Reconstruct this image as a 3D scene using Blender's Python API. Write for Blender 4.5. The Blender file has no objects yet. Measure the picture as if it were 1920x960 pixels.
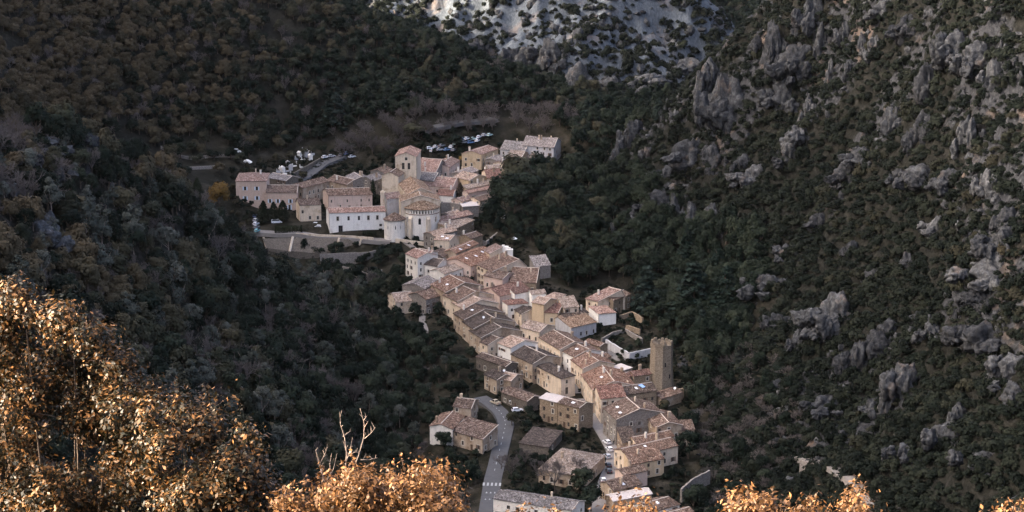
import bpy, bmesh, math, random
import numpy as np
from mathutils import Vector, Matrix

random.seed(7)
rng = np.random.default_rng(11)
SC = bpy.context.scene
COL = SC.collection
R = math.radians

# ------------------------------------------------------------------ camera
CAM_H = 226.0
FPX = 4000.0            # focal length in pixels of the 1920 wide photograph
PITCH = R(13.1)
cam_data = bpy.data.cameras.new('camera')
cam_data.sensor_width = 36.0
cam_data.lens = 36.0 * FPX / 1920.0
cam_data.clip_start = 0.5
cam_data.clip_end = 12000.0
cam = bpy.data.objects.new('camera', cam_data)
COL.objects.link(cam)
cam.location = (0, 0, CAM_H)
cam.rotation_euler = (math.pi / 2 - PITCH, 0, 0)
SC.camera = cam

# ------------------------------------------------------------------ sky and sun
SUN_AZ = R(92)        # measured from the view direction towards the west side of the valley
SUN_EL = R(24)
world = bpy.data.worlds.new('World')
SC.world = world
world.use_nodes = True
wn = world.node_tree.nodes
sky = wn.new('ShaderNodeTexSky')
sky.sky_type = 'NISHITA'
sky.sun_disc = False
sky.sun_elevation = SUN_EL
sky.sun_rotation = -SUN_AZ
sky.air_density = 0.4
sky.dust_density = 8.0
sky.ozone_density = 0.0
wn['Background'].inputs['Strength'].default_value = 0.12
world.node_tree.links.new(sky.outputs[0], wn['Background'].inputs['Color'])

sun_data = bpy.data.lights.new('sun', 'SUN')
sun_data.energy = 2.0
sun_data.angle = R(0.5)
sun_data.color = (1.0, 0.83, 0.62)
sun = bpy.data.objects.new('sun', sun_data)
COL.objects.link(sun)
S = Vector((-math.sin(SUN_AZ) * math.cos(SUN_EL), math.cos(SUN_AZ) * math.cos(SUN_EL), math.sin(SUN_EL)))
sun.rotation_euler = S.to_track_quat('Z', 'Y').to_euler()
sun.location = (-300, -100, 600)

SC.view_settings.view_transform = 'Standard'
SC.view_settings.look = 'None'
SC.view_settings.exposure = 3.5
SC.view_settings.gamma = 1.0
SC.view_settings.use_curve_mapping = False
SC.render.engine = 'CYCLES'
SC.cycles.max_bounces = 4
SC.cycles.diffuse_bounces = 2
SC.cycles.glossy_bounces = 2
SC.cycles.transmission_bounces = 2
SC.cycles.volume_bounces = 0
SC.cycles.transparent_max_bounces = 4
SC.cycles.use_denoising = True
SC.cycles.caustics_reflective = False
SC.cycles.caustics_refractive = False
SC.cycles.sample_clamp_indirect = 6.0

# ------------------------------------------------------------------ survey helpers
CP, SP = math.cos(PITCH), math.sin(PITCH)

def ray(px, py):
    a = (px - 960.0) / FPX
    b = (480.0 - py) / FPX
    return (a, CP + b * SP, -SP + b * CP)

def proj(x, y, z):
    zz = z - CAM_H
    d = y * CP - zz * SP
    u = y * SP + zz * CP
    return 960.0 + FPX * x / d, 480.0 - FPX * u / d

def zv(Y):
    """height of the valley floor along the village"""
    t = max(0.0, Y - 690.0)
    return 0.1 * t * t / (t + 25.0)

def at(px, py, h=0.0):
    """point seen at a pixel that lies h metres above the valley floor"""
    a, b, c = ray(px, py)
    t = 600.0
    for _ in range(60):
        Y = b * t
        z = zv(Y) + h
        t2 = (z - CAM_H) / c
        if abs(t2 - t) < 1e-3:
            break
        t = 0.5 * t + 0.5 * t2
    return Vector((a * t, b * t, CAM_H + c * t))

def atY(px, py, Y):
    a, b, c = ray(px, py)
    t = Y / b
    return Vector((a * t, Y, CAM_H + c * t))

def inpoly(px, py, poly):
    inside = np.zeros(np.shape(px), bool)
    n = len(poly)
    for i in range(n):
        x1, y1 = poly[i]
        x2, y2 = poly[(i + 1) % n]
        cond = (y1 > py) != (y2 > py)
        xi = (x2 - x1) * (py - y1) / ((y2 - y1) + 1e-9) + x1
        inside ^= cond & (px < xi)
    return inside

# ------------------------------------------------------------------ object helpers
def tag(o, label=None, cat=None, group=None, kind=None):
    if label: o['label'] = label
    if cat: o['category'] = cat
    if group: o['group'] = group
    if kind: o['kind'] = kind
    return o

def empty(name, loc, rz=0.0):
    o = bpy.data.objects.new(name, None)
    COL.objects.link(o)
    o.location = loc
    o.rotation_euler = (0, 0, rz)
    o.empty_display_size = 0.3
    return o

def link(name, me, parent=None, loc=None, rot=None):
    o = bpy.data.objects.new(name, me)
    COL.objects.link(o)
    if parent is not None:
        o.parent = parent
    if loc is not None:
        o.location = loc
    if rot is not None:
        o.rotation_euler = rot
    return o

def mesh(name, verts, faces, mat=None, smooth=False, mats=None, midx=None):
    me = bpy.data.meshes.new(name)
    verts = np.asarray(verts, np.float32)
    if isinstance(faces, np.ndarray) and faces.ndim == 2:
        k = faces.shape[1]
        me.vertices.add(len(verts))
        me.vertices.foreach_set('co', verts.ravel())
        me.loops.add(faces.size)
        me.loops.foreach_set('vertex_index', faces.astype(np.int32).ravel())
        me.polygons.add(len(faces))
        me.polygons.foreach_set('loop_start', np.arange(0, faces.size, k, dtype=np.int32))
        me.polygons.foreach_set('loop_total', np.full(len(faces), k, np.int32))
        me.update(calc_edges=True)
    else:
        me.from_pydata(verts.tolist(), [], faces)
        me.update()
    for m in (mats or ([mat] if mat else [])):
        me.materials.append(m)
    if midx is not None:
        me.polygons.foreach_set('material_index', np.asarray(midx, np.int32))
    if smooth:
        me.polygons.foreach_set('use_smooth', np.ones(len(me.polygons), bool))
    return me

class MB:
    """collects boxes, prisms and tubes into one mesh"""
    def __init__(self):
        self.v, self.f, self.m = [], [], []
    def add(self, vs, fs, mi=0):
        o = len(self.v)
        self.v += [tuple(p) for p in vs]
        self.f += [tuple(i + o for i in f) for f in fs]
        self.m += [mi] * len(fs)
    def box(self, x0, x1, y0, y1, z0, z1, mi=0):
        self.add([(x0, y0, z0), (x1, y0, z0), (x1, y1, z0), (x0, y1, z0), (x0, y0, z1), (x1, y0, z1), (x1, y1, z1), (x0, y1, z1)],
                 [(3, 2, 1, 0), (4, 5, 6, 7), (0, 1, 5, 4), (1, 2, 6, 5), (2, 3, 7, 6), (3, 0, 4, 7)], mi)
    def prism(self, base, z0, z1, mi=0):
        n = len(base)
        self.add([(p[0], p[1], z0) for p in base] + [(p[0], p[1], z1) for p in base],
                 [tuple(range(n - 1, -1, -1)), tuple(range(n, 2 * n))] + [(i, (i + 1) % n, n + (i + 1) % n, n + i) for i in range(n)], mi)
    def tube(self, pts, rad, n=6, mi=0):
        pts = [Vector(p) for p in pts]
        rings = []
        for i, p in enumerate(pts):
            d = (pts[min(i + 1, len(pts) - 1)] - pts[max(i - 1, 0)])
            d.normalize()
            a = d.cross(Vector((0, 0, 1)))
            if a.length < 1e-3:
                a = Vector((1, 0, 0))
            a.normalize()
            b = d.cross(a)
            r = rad[i] if isinstance(rad, (list, tuple)) else rad
            rings.append([p + (a * math.cos(2 * math.pi * k / n) + b * math.sin(2 * math.pi * k / n)) * r for k in range(n)])
        vs = [q for r_ in rings for q in r_]
        fs = []
        for i in range(len(pts) - 1):
            for k in range(n):
                fs.append((i * n + k, i * n + (k + 1) % n, (i + 1) * n + (k + 1) % n, (i + 1) * n + k))
        fs.append(tuple(range(n)))
        fs.append(tuple((len(pts) - 1) * n + k for k in range(n - 1, -1, -1)))
        self.add(vs, fs, mi)
    def lathe(self, prof, n=16, mi=0, a0=0.0, a1=2 * math.pi):
        full = abs(a1 - a0 - 2 * math.pi) < 1e-6
        m = n if full else n + 1
        vs = []
        for r_, z in prof:
            for k in range(m):
                t = a0 + (a1 - a0) * k / n
                vs.append((r_ * math.cos(t), r_ * math.sin(t), z))
        fs = []
        for i in range(len(prof) - 1):
            for k in range(n):
                k2 = (k + 1) % m
                fs.append((i * m + k, i * m + k2, (i + 1) * m + k2, (i + 1) * m + k))
        self.add(vs, fs, mi)
    def mesh(self, name, mat=None, smooth=False, mats=None):
        return mesh(name, self.v, self.f, mat, smooth, mats, self.m if mats else None)

def children(o):
    return [c for c in bpy.data.objects if c.parent == o]

# ------------------------------------------------------------------ materials
def new_mat(name, rough=0.9, spec=0.2):
    m = bpy.data.materials.new(name)
    m.use_nodes = True
    nt = m.node_tree
    b = nt.nodes['Principled BSDF']
    b.inputs['Roughness'].default_value = rough
    b.inputs['Specular IOR Level'].default_value = spec
    return m, nt, b

def N(nt, typ, **kw):
    n = nt.nodes.new(typ)
    for k, v in kw.items():
        if k in n.inputs.keys() if isinstance(k, str) else False:
            n.inputs[k].default_value = v
        else:
            setattr(n, k, v)
    return n

def ramp(nt, fac, stops, interp='LINEAR'):
    r = nt.nodes.new('ShaderNodeValToRGB')
    r.color_ramp.interpolation = interp
    el = r.color_ramp.elements
    while len(el) < len(stops):
        el.new(0.5)
    for e, (p, c) in zip(el, stops):
        e.position = p
        e.color = (c[0], c[1], c[2], 1) if not isinstance(c, (int, float)) else (c, c, c, 1)
    nt.links.new(fac, r.inputs['Fac'])
    return r.outputs['Color']

def mixc(nt, fac, a, b, mode='MIX'):
    m = nt.nodes.new('ShaderNodeMix')
    m.data_type = 'RGBA'
    m.blend_type = mode
    for sock, v in ((m.inputs[0], fac), (m.inputs[6], a), (m.inputs[7], b)):
        if isinstance(v, bpy.types.NodeSocket):
            nt.links.new(v, sock)
        elif isinstance(v, (int, float)):
            sock.default_value = v
        else:
            sock.default_value = (v[0], v[1], v[2], 1)
    return m.outputs[2]

def noise(nt, co, scale, detail=3.0, rough=0.55, dist=0.0):
    n = nt.nodes.new('ShaderNodeTexNoise')
    n.inputs['Scale'].default_value = scale
    n.inputs['Detail'].default_value = detail
    n.inputs['Roughness'].default_value = rough
    n.inputs['Distortion'].default_value = dist
    if co is not None:
        nt.links.new(co, n.inputs['Vector'])
    return n.outputs['Fac']

def coords(nt, kind='Object', scale=(1, 1, 1)):
    tc = nt.nodes.new('ShaderNodeTexCoord')
    mp = nt.nodes.new('ShaderNodeMapping')
    mp.inputs['Scale'].default_value = scale
    nt.links.new(tc.outputs[kind], mp.inputs['Vector'])
    return mp.outputs['Vector']

def world_co(nt, scale=(1, 1, 1)):
    g = nt.nodes.new('ShaderNodeNewGeometry')
    mp = nt.nodes.new('ShaderNodeMapping')
    mp.inputs['Scale'].default_value = scale
    nt.links.new(g.outputs['Position'], mp.inputs['Vector'])
    return mp.outputs['Vector']

def bump(nt, b, h, strength=0.5, dist=0.05):
    n = nt.nodes.new('ShaderNodeBump')
    n.inputs['Strength'].default_value = strength
    n.inputs['Distance'].default_value = dist
    nt.links.new(h, n.inputs['Height'])
    nt.links.new(n.outputs['Normal'], b.inputs['Normal'])

def hue(c, f):
    return tuple(min(1.0, v * f) for v in c)

def m_plain(name, c, rough=0.7, spec=0.3, metal=0.0):
    m, nt, b = new_mat(name, rough, spec)
    co = coords(nt, 'Object')
    f = noise(nt, co, 6.0, 4)
    nt.links.new(ramp(nt, f, [(0.3, hue(c, 0.85)), (0.7, hue(c, 1.12))]), b.inputs['Base Color'])
    b.inputs['Metallic'].default_value = metal
    return m

def m_plaster(name, c, stain=0.5, stone=0.0):
    """lime render with damp streaks and patches where the rubble stone shows"""
    m, nt, b = new_mat(name, 0.92, 0.15)
    wc = world_co(nt)
    big = noise(nt, wc, 0.22, 4, 0.6)
    fine = noise(nt, wc, 2.4, 4, 0.65)
    streak = noise(nt, world_co(nt, (1.1, 1.1, 0.16)), 1.0, 3, 0.6)
    base = ramp(nt, fine, [(0.25, hue(c, 0.78)), (0.5, c), (0.8, hue(c, 1.12))])
    grey = (c[0] * 0.52, c[1] * 0.5, c[2] * 0.49)
    st = ramp(nt, streak, [(0.48, 0.0), (0.72, 1.0)])
    sm = nt.nodes.new('ShaderNodeMath'); sm.operation = 'MULTIPLY'
    nt.links.new(st, sm.inputs[0]); sm.inputs[1].default_value = stain
    col = mixc(nt, sm.outputs[0], base, grey)
    vo = nt.nodes.new('ShaderNodeTexVoronoi')
    vo.feature = 'F1'; vo.inputs['Scale'].default_value = 2.6
    nt.links.new(world_co(nt, (1, 1, 1.7)), vo.inputs['Vector'])
    stn = ramp(nt, vo.outputs['Color'], [(0.1, hue((c[0] * .62, c[1] * .56, c[2] * .5), 0.7)), (0.9, hue((c[0] * .8, c[1] * .74, c[2] * .68), 1.1))])
    lo = 0.62 - 0.5 * stone
    pm = ramp(nt, big, [(max(0.0, lo), 0.0), (min(1.0, lo + 0.14), 1.0)])
    col = mixc(nt, pm, col, stn)
    nt.links.new(col, b.inputs['Base Color'])
    add = nt.nodes.new('ShaderNodeMath'); add.operation = 'ADD'
    nt.links.new(fine, add.inputs[0]); nt.links.new(vo.outputs['Distance'], add.inputs[1])
    bump(nt, b, add.outputs[0], 0.6, 0.06)
    return m

def m_tiles(name, a, c, pale, moss=0.3):
    """canal tiles: a colour per tile, lichen patches, courses as fine relief"""
    m, nt, b = new_mat(name, 0.9, 0.15)
    co = coords(nt, 'Object', (3.1, 2.2, 2.2))
    vo = nt.nodes.new('ShaderNodeTexVoronoi')
    vo.inputs['Scale'].default_value = 1.0
    nt.links.new(co, vo.inputs['Vector'])
    sep = nt.nodes.new('ShaderNodeSeparateColor')
    nt.links.new(vo.outputs['Color'], sep.inputs[0])
    tile = ramp(nt, sep.outputs[0], [(0.0, hue(a, 0.35)), (0.25, a), (0.55, c), (0.78, hue(c, 1.25)), (0.9, pale), (1.0, hue(pale, 1.3))])
    oi = nt.nodes.new('ShaderNodeObjectInfo')
    wc = world_co(nt)
    big = noise(nt, wc, 0.35, 4, 0.65)
    dark = (a[0] * 0.42, a[1] * 0.46, a[2] * 0.44)
    pm = ramp(nt, big, [(0.5 - 0.2 * moss, 0.0), (0.74, 1.0)])
    mm = nt.nodes.new('ShaderNodeMath'); mm.operation = 'MULTIPLY'; mm.inputs[1].default_value = 0.35 + moss * 0.65
    nt.links.new(pm, mm.inputs[0])
    col = mixc(nt, mm.outputs[0], tile, dark)
    br = noise(nt, wc, 0.9, 3, 0.6)
    col = mixc(nt, ramp(nt, br, [(0.52, 0.0), (0.72, 0.55)]), col, pale)
    rnd = ramp(nt, oi.outputs['Random'], [(0.0, (0.78, 0.76, 0.76)), (0.5, (1.0, 0.96, 0.94)), (1.0, (1.15, 1.02, 0.95))])
    col = mixc(nt, 1.0, col, rnd, 'MULTIPLY')
    nt.links.new(col, b.inputs['Base Color'])
    bump(nt, b, vo.outputs['Distance'], 0.9, 0.12)
    return m

def m_leaf(name, dark, mid, light, rough=0.8, spec=0.06, transl=0.0, island=False, scale=0.5, brown=None, pos=(0.12, 0.5, 0.92)):
    m, nt, b = new_mat(name, rough, spec)
    oi = nt.nodes.new('ShaderNodeObjectInfo')
    wc = world_co(nt)
    f = noise(nt, wc, scale, 3, 0.6)
    a = nt.nodes.new('ShaderNodeMath'); a.operation = 'MULTIPLY_ADD'
    nt.links.new(oi.outputs['Random'], a.inputs[0]); a.inputs[1].default_value = 0.55
    h = nt.nodes.new('ShaderNodeMath'); h.operation = 'MULTIPLY'; h.inputs[1].default_value = 0.55
    nt.links.new(f, h.inputs[0]); nt.links.new(h.outputs[0], a.inputs[2])
    fac = a.outputs[0]
    if island:
        g = nt.nodes.new('ShaderNodeNewGeometry')
        a2 = nt.nodes.new('ShaderNodeMath'); a2.operation = 'MULTIPLY_ADD'
        nt.links.new(g.outputs['Random Per Island'], a2.inputs[0]); a2.inputs[1].default_value = 0.75
        h2 = nt.nodes.new('ShaderNodeMath'); h2.operation = 'MULTIPLY'; h2.inputs[1].default_value = 0.4
        nt.links.new(f, h2.inputs[0]); nt.links.new(h2.outputs[0], a2.inputs[2])
        fac = a2.outputs[0]
    col = ramp(nt, fac, [(pos[0], dark), (pos[1], mid), (pos[2], light)])
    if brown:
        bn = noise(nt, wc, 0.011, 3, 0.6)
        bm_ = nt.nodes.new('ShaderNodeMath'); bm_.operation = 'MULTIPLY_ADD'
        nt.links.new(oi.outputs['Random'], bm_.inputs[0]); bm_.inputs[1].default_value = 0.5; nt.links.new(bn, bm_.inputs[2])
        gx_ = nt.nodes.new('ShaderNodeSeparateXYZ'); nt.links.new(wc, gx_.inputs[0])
        mr = nt.nodes.new('ShaderNodeMapRange'); mr.inputs[1].default_value = -70; mr.inputs[2].default_value = -230; mr.inputs[3].default_value = -0.24; mr.inputs[4].default_value = 0.34  # browner westward: autumn oaks, plus a warm haze veil painted into the leaf colour
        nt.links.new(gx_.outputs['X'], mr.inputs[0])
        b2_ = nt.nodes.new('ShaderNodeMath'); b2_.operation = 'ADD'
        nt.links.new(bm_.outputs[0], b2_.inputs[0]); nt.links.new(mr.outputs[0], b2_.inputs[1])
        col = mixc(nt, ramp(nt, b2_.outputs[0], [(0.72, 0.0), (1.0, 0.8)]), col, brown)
    nt.links.new(col, b.inputs['Base Color'])
    if transl > 0:
        t = nt.nodes.new('ShaderNodeBsdfTranslucent')
        nt.links.new(col, t.inputs['Color'])
        mx = nt.nodes.new('ShaderNodeMixShader')
        mx.inputs[0].default_value = transl
        nt.links.new(b.outputs[0], mx.inputs[1]); nt.links.new(t.outputs[0], mx.inputs[2])
        nt.links.new(mx.outputs[0], nt.nodes['Material Output'].inputs['Surface'])
    return m

M = {}
M['white'] = m_plaster('white_render', (0.82, 0.75, 0.65), 0.4, 0.0)
M['white_clean'] = m_plaster('white_limewash', (0.86, 0.81, 0.73), 0.3, 0.0)
M['cream'] = m_plaster('cream_render', (0.72, 0.58, 0.43), 0.5, 0.2)
M['pink'] = m_plaster('pink_render', (0.60, 0.44, 0.34), 0.3, 0.0)
M['rose'] = m_plaster('rose_render', (0.64, 0.48, 0.39), 0.4, 0.1)
M['ochre'] = m_plaster('ochre_render', (0.60, 0.45, 0.29), 0.35, 0.1)
M['tan'] = m_plaster('tan_render', (0.4675, 0.3740, 0.2805), 0.5, 0.4)
M['stone'] = m_plaster('rubble_stone', (0.4080, 0.3315, 0.2465), 0.5, 0.9)
M['grey'] = m_plaster('grey_stone', (0.3400, 0.3230, 0.3060), 0.6, 0.7)
M['dark'] = m_plaster('dark_stone', (0.2040, 0.1870, 0.1658), 0.6, 0.8)
M['ashlar'] = m_plaster('ashlar_limestone', (0.66, 0.55, 0.42), 0.65, 0.2)
M['bluegrey'] = m_plaster('cool_grey_render', (0.50, 0.48, 0.47), 0.6, 0.1)
M['tower'] = m_plaster('tower_stone', (0.34, 0.298, 0.24), 0.75, 0.9)

M['t_orange'] = m_tiles('orange_tiles', (0.1135, 0.0633, 0.0427), (0.1720, 0.0998, 0.0688), (0.3440, 0.2614, 0.2064), 0.35)
M['t_brown'] = m_tiles('brown_tiles', (0.0860, 0.0564, 0.0427), (0.1342, 0.0908, 0.0688), (0.2752, 0.2202, 0.1789), 0.5)
M['t_dark'] = m_tiles('dark_tiles', (0.0537, 0.0399, 0.0323), (0.0826, 0.0619, 0.0509), (0.1789, 0.1479, 0.1238), 0.6)
M['t_pale'] = m_tiles('pale_tiles', (0.1858, 0.1376, 0.1032), (0.2752, 0.2167, 0.1720), (0.4266, 0.3646, 0.3096), 0.25)
M['t_rose'] = m_tiles('rose_tiles', (0.1514, 0.0963, 0.0757), (0.2270, 0.1514, 0.1238), (0.3715, 0.2958, 0.2546), 0.3)
M['t_yellow'] = m_tiles('tawny_tiles', (0.1376, 0.0894, 0.0585), (0.2133, 0.1479, 0.0998), (0.3715, 0.2958, 0.2270), 0.4)
M['t_red'] = m_tiles('red_tiles', (0.1032, 0.0564, 0.0440), (0.1479, 0.0826, 0.0654), (0.2752, 0.1926, 0.1582), 0.4)
M['t_grey'] = m_tiles('grey_tiles', (0.1238, 0.1101, 0.1032), (0.1926, 0.1754, 0.1651), (0.3302, 0.3096, 0.2890), 0.35)
M['concrete'] = m_plaster('pale_concrete', (0.52, 0.46, 0.42), 0.3, 0.0)
M['ridge'] = m_plain('ridge_mortar', (0.58, 0.49, 0.41), 0.9, 0.1)
M['limestone'] = m_plain('cut_limestone', (0.60, 0.54, 0.45), 0.9, 0.1)
M['pane'] = m_plain('window_dark', (0.020, 0.021, 0.024), 0.25, 0.5)
M['frame'] = m_plain('window_frame', (0.20, 0.16, 0.13), 0.7, 0.2)
M['wood'] = m_plain('old_wood', (0.10, 0.065, 0.045), 0.8, 0.2)
M['shutter_blue'] = m_plain('shutter_blue', (0.62, 0.70, 0.78), 0.7, 0.2)
M['shutter_brown'] = m_plain('shutter_brown', (0.16, 0.10, 0.07), 0.8, 0.2)
M['skylight'] = m_plain('skylight_glass', (0.85, 0.85, 0.86), 0.25, 0.5)
M['white_paint'] = m_plain('white_paint', (0.82, 0.82, 0.80), 0.5, 0.3)
M['blue_tarp'] = m_plain('blue_tarp', (0.30, 0.46, 0.74), 0.6, 0.3)
M['metal'] = m_plain('galvanised_metal', (0.42, 0.42, 0.43), 0.5, 0.4, 0.6)
M['bark'] = m_plain('bark', (0.085, 0.065, 0.05), 0.95, 0.1)
M['bark_pale'] = m_plain('pale_bark', (0.24, 0.19, 0.155), 0.9, 0.1)
M['twig'] = m_leaf('bare_twigs', (0.0691, 0.0576, 0.0547), (0.1037, 0.0875, 0.0806), (0.1440, 0.1238, 0.1123), 0.9, 0.1)
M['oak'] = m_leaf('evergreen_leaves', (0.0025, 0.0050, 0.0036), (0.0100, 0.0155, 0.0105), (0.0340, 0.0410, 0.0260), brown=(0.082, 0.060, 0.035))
M['pine'] = m_leaf('pine_needles', (0.0213, 0.0262, 0.0213), (0.0437, 0.0495, 0.0408), (0.0923, 0.0953, 0.0778))
M['cedar'] = m_leaf('dark_conifer_needles', (0.0086, 0.0158, 0.0130), (0.0173, 0.0274, 0.0216), (0.0302, 0.0418, 0.0346))
M['cypress'] = m_leaf('cypress_needles', (0.0058, 0.0086, 0.0050), (0.0101, 0.0144, 0.0079), (0.0173, 0.0216, 0.0115))
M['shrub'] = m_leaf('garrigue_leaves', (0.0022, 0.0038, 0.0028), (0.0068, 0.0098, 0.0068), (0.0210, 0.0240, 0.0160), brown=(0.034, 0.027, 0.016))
M['autumn'] = m_leaf('autumn_leaves', (0.1152, 0.0648, 0.0216), (0.1872, 0.1152, 0.0360), (0.2592, 0.1728, 0.0576))
M['hedge'] = m_leaf('hedge_leaves', (0.0086, 0.0130, 0.0065), (0.0158, 0.0216, 0.0101), (0.0252, 0.0317, 0.0144), scale=2.0)
M['rust'] = m_leaf('rust_cypress_needles', (0.0288, 0.0216, 0.0158), (0.0504, 0.0360, 0.0274), (0.0720, 0.0504, 0.0360))

# ------------------------------------------------------------------ houses
_WIN = {}
def window_meshes(w, h, arch=False):
    key = (w, h, arch)
    if key not in _WIN:
        m = MB()
        f = 0.07
        m.box(-w / 2, -w / 2 + f, -0.03, 0.03, 0, h); m.box(w / 2 - f, w / 2, -0.03, 0.03, 0, h)
        m.box(-w / 2 + f, w / 2 - f, -0.03, 0.03, 0, f); m.box(-w / 2 + f, w / 2 - f, -0.03, 0.03, h - f, h)
        m.box(-0.03, 0.03, -0.028, 0.028, f, h - f)
        m.box(-w / 2 + f, -0.03, -0.026, 0.026, h * .55, h * .55 + 0.05); m.box(0.03, w / 2 - f, -0.026, 0.026, h * .55, h * .55 + 0.05)
        p = MB(); p.box(-w / 2 + 0.01, w / 2 - 0.01, 0.032, 0.05, 0.01, h - 0.01)
        s = MB(); sw = w * 0.52
        s.box(-sw / 2, sw / 2, -0.03, 0.03, 0, h)
        for k in range(5):
            s.box(-sw / 2 + 0.04, sw / 2 - 0.04, -0.045, -0.031, h * (k + .15) / 5, h * (k + .75) / 5)
        sl = MB(); sl.box(-w / 2 - 0.22, w / 2 + 0.22, -0.26, -0.02, -0.16, 0)
        sl.box(-w / 2 - .2, -w / 2 - .01, -.2, -.1, 0, h); sl.box(w / 2 + .01, w / 2 + .2, -.2, -.1, 0, h); sl.box(-w / 2 - .22, w / 2 + .22, -.21, -.1, h + .01, h + .22)
        _WIN[key] = (m.mesh('window_frame', M['frame']), p.mesh('pane', M['pane']), s.mesh('shutter'), sl.mesh('surround', M['limestone']))
    return _WIN[key]

_DOOR = None
def door_mesh():
    global _DOOR
    if _DOOR is None:
        m = MB()
        m.box(-0.55, 0.55, -0.04, 0.04, 0, 2.15)
        for k in range(4):
            m.box(-0.5 + k * 0.26, -0.5 + k * 0.26 + 0.22, -0.06, -0.042, 0.08, 2.05)
        m.box(0.36, 0.42, -0.12, -0.06, 1.0, 1.08)
        _DOOR = m.mesh('door', M['wood'])
    return _DOOR

_CH = {}
def chimney_mesh(k):
    if k not in _CH:
        m = MB()
        w, d, h = [(0.7, 0.5, 1.5), (0.5, 0.5, 1.2), (1.0, 0.55, 1.7)][k % 3]
        m.box(-w / 2, w / 2, -d / 2, d / 2, -0.6, h)
        m.box(-w / 2 - .08, w / 2 + .08, -d / 2 - .08, d / 2 + .08, h, h + 0.12)
        for sx in (-1, 1):
            m.box(sx * w * .38 - .08, sx * w * .38 + .08, -d * .38, d * .38, h + .12, h + .4)
        m.box(-w / 2 - .05, w / 2 + .05, -d / 2 - .05, d / 2 + .05, h + .4, h + .5)
        _CH[k] = m.mesh('chimney', [M['white'], M['cream'], M['tan']][k % 3])
    return _CH[k]

def _sky():
    m = MB()
    m.box(-0.45, 0.45, -0.65, 0.65, 0.0, 0.14)
    m.box(-0.38, 0.38, -0.58, 0.58, 0.14, 0.17)
    return m.mesh('skylight', M['skylight'])
SKYL = _sky()
def _dish():
    m = MB()
    m.tube([(0, 0, -0.3), (0, 0, 0.8)], 0.04, 5)
    prof = [(0.02, 0.0), (0.25, 0.03), (0.42, 0.10), (0.5, 0.17), (0.47, 0.17), (0.25, 0.06), (0.02, 0.03)]
    o = len(m.v)
    m.lathe(prof, 12)
    rot = Matrix.Rotation(R(65), 3, 'X')
    for i in range(o, len(m.v)):
        m.v[i] = tuple(rot @ Vector(m.v[i]) + Vector((0, -0.1, 0.85)))
    return m.mesh('satellite_dish', M['white_paint'])
DISH = _dish()

def wall_panel(mb, p0, p1, z0, z1, openings, depth=0.22):
    """one wall face from p0 to p1 with real recessed openings (u0,u1,v0,v1)"""
    d = Vector((p1[0] - p0[0], p1[1] - p0[1], 0)); L = d.length; d.normalize()
    n = Vector((d.y, -d.x, 0))
    us = sorted({0.0, L} | {o[0] for o in openings} | {o[1] for o in openings})
    vs = sorted({z0, z1} | {o[2] for o in openings} | {o[3] for o in openings})
    P = lambda u, v, k=0.0: (p0[0] + d.x * u - n.x * k, p0[1] + d.y * u - n.y * k, v)
    for i in range(len(us) - 1):
        for j in range(len(vs) - 1):
            cu, cv = (us[i] + us[i + 1]) / 2, (vs[j] + vs[j + 1]) / 2
            if any(o[0] < cu < o[1] and o[2] < cv < o[3] for o in openings):
                continue
            mb.add([P(us[i], vs[j]), P(us[i + 1], vs[j]), P(us[i + 1], vs[j + 1]), P(us[i], vs[j + 1])], [(0, 1, 2, 3)])
    for u0, u1, v0, v1 in openings:
        k = depth
        mb.add([P(u0, v0), P(u1, v0), P(u1, v1), P(u0, v1), P(u0, v0, k), P(u1, v0, k), P(u1, v1, k), P(u0, v1, k)],
               [(0, 4, 5, 1), (1, 5, 6, 2), (2, 6, 7, 3), (3, 7, 4, 0)])
    return d, n, L

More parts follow.
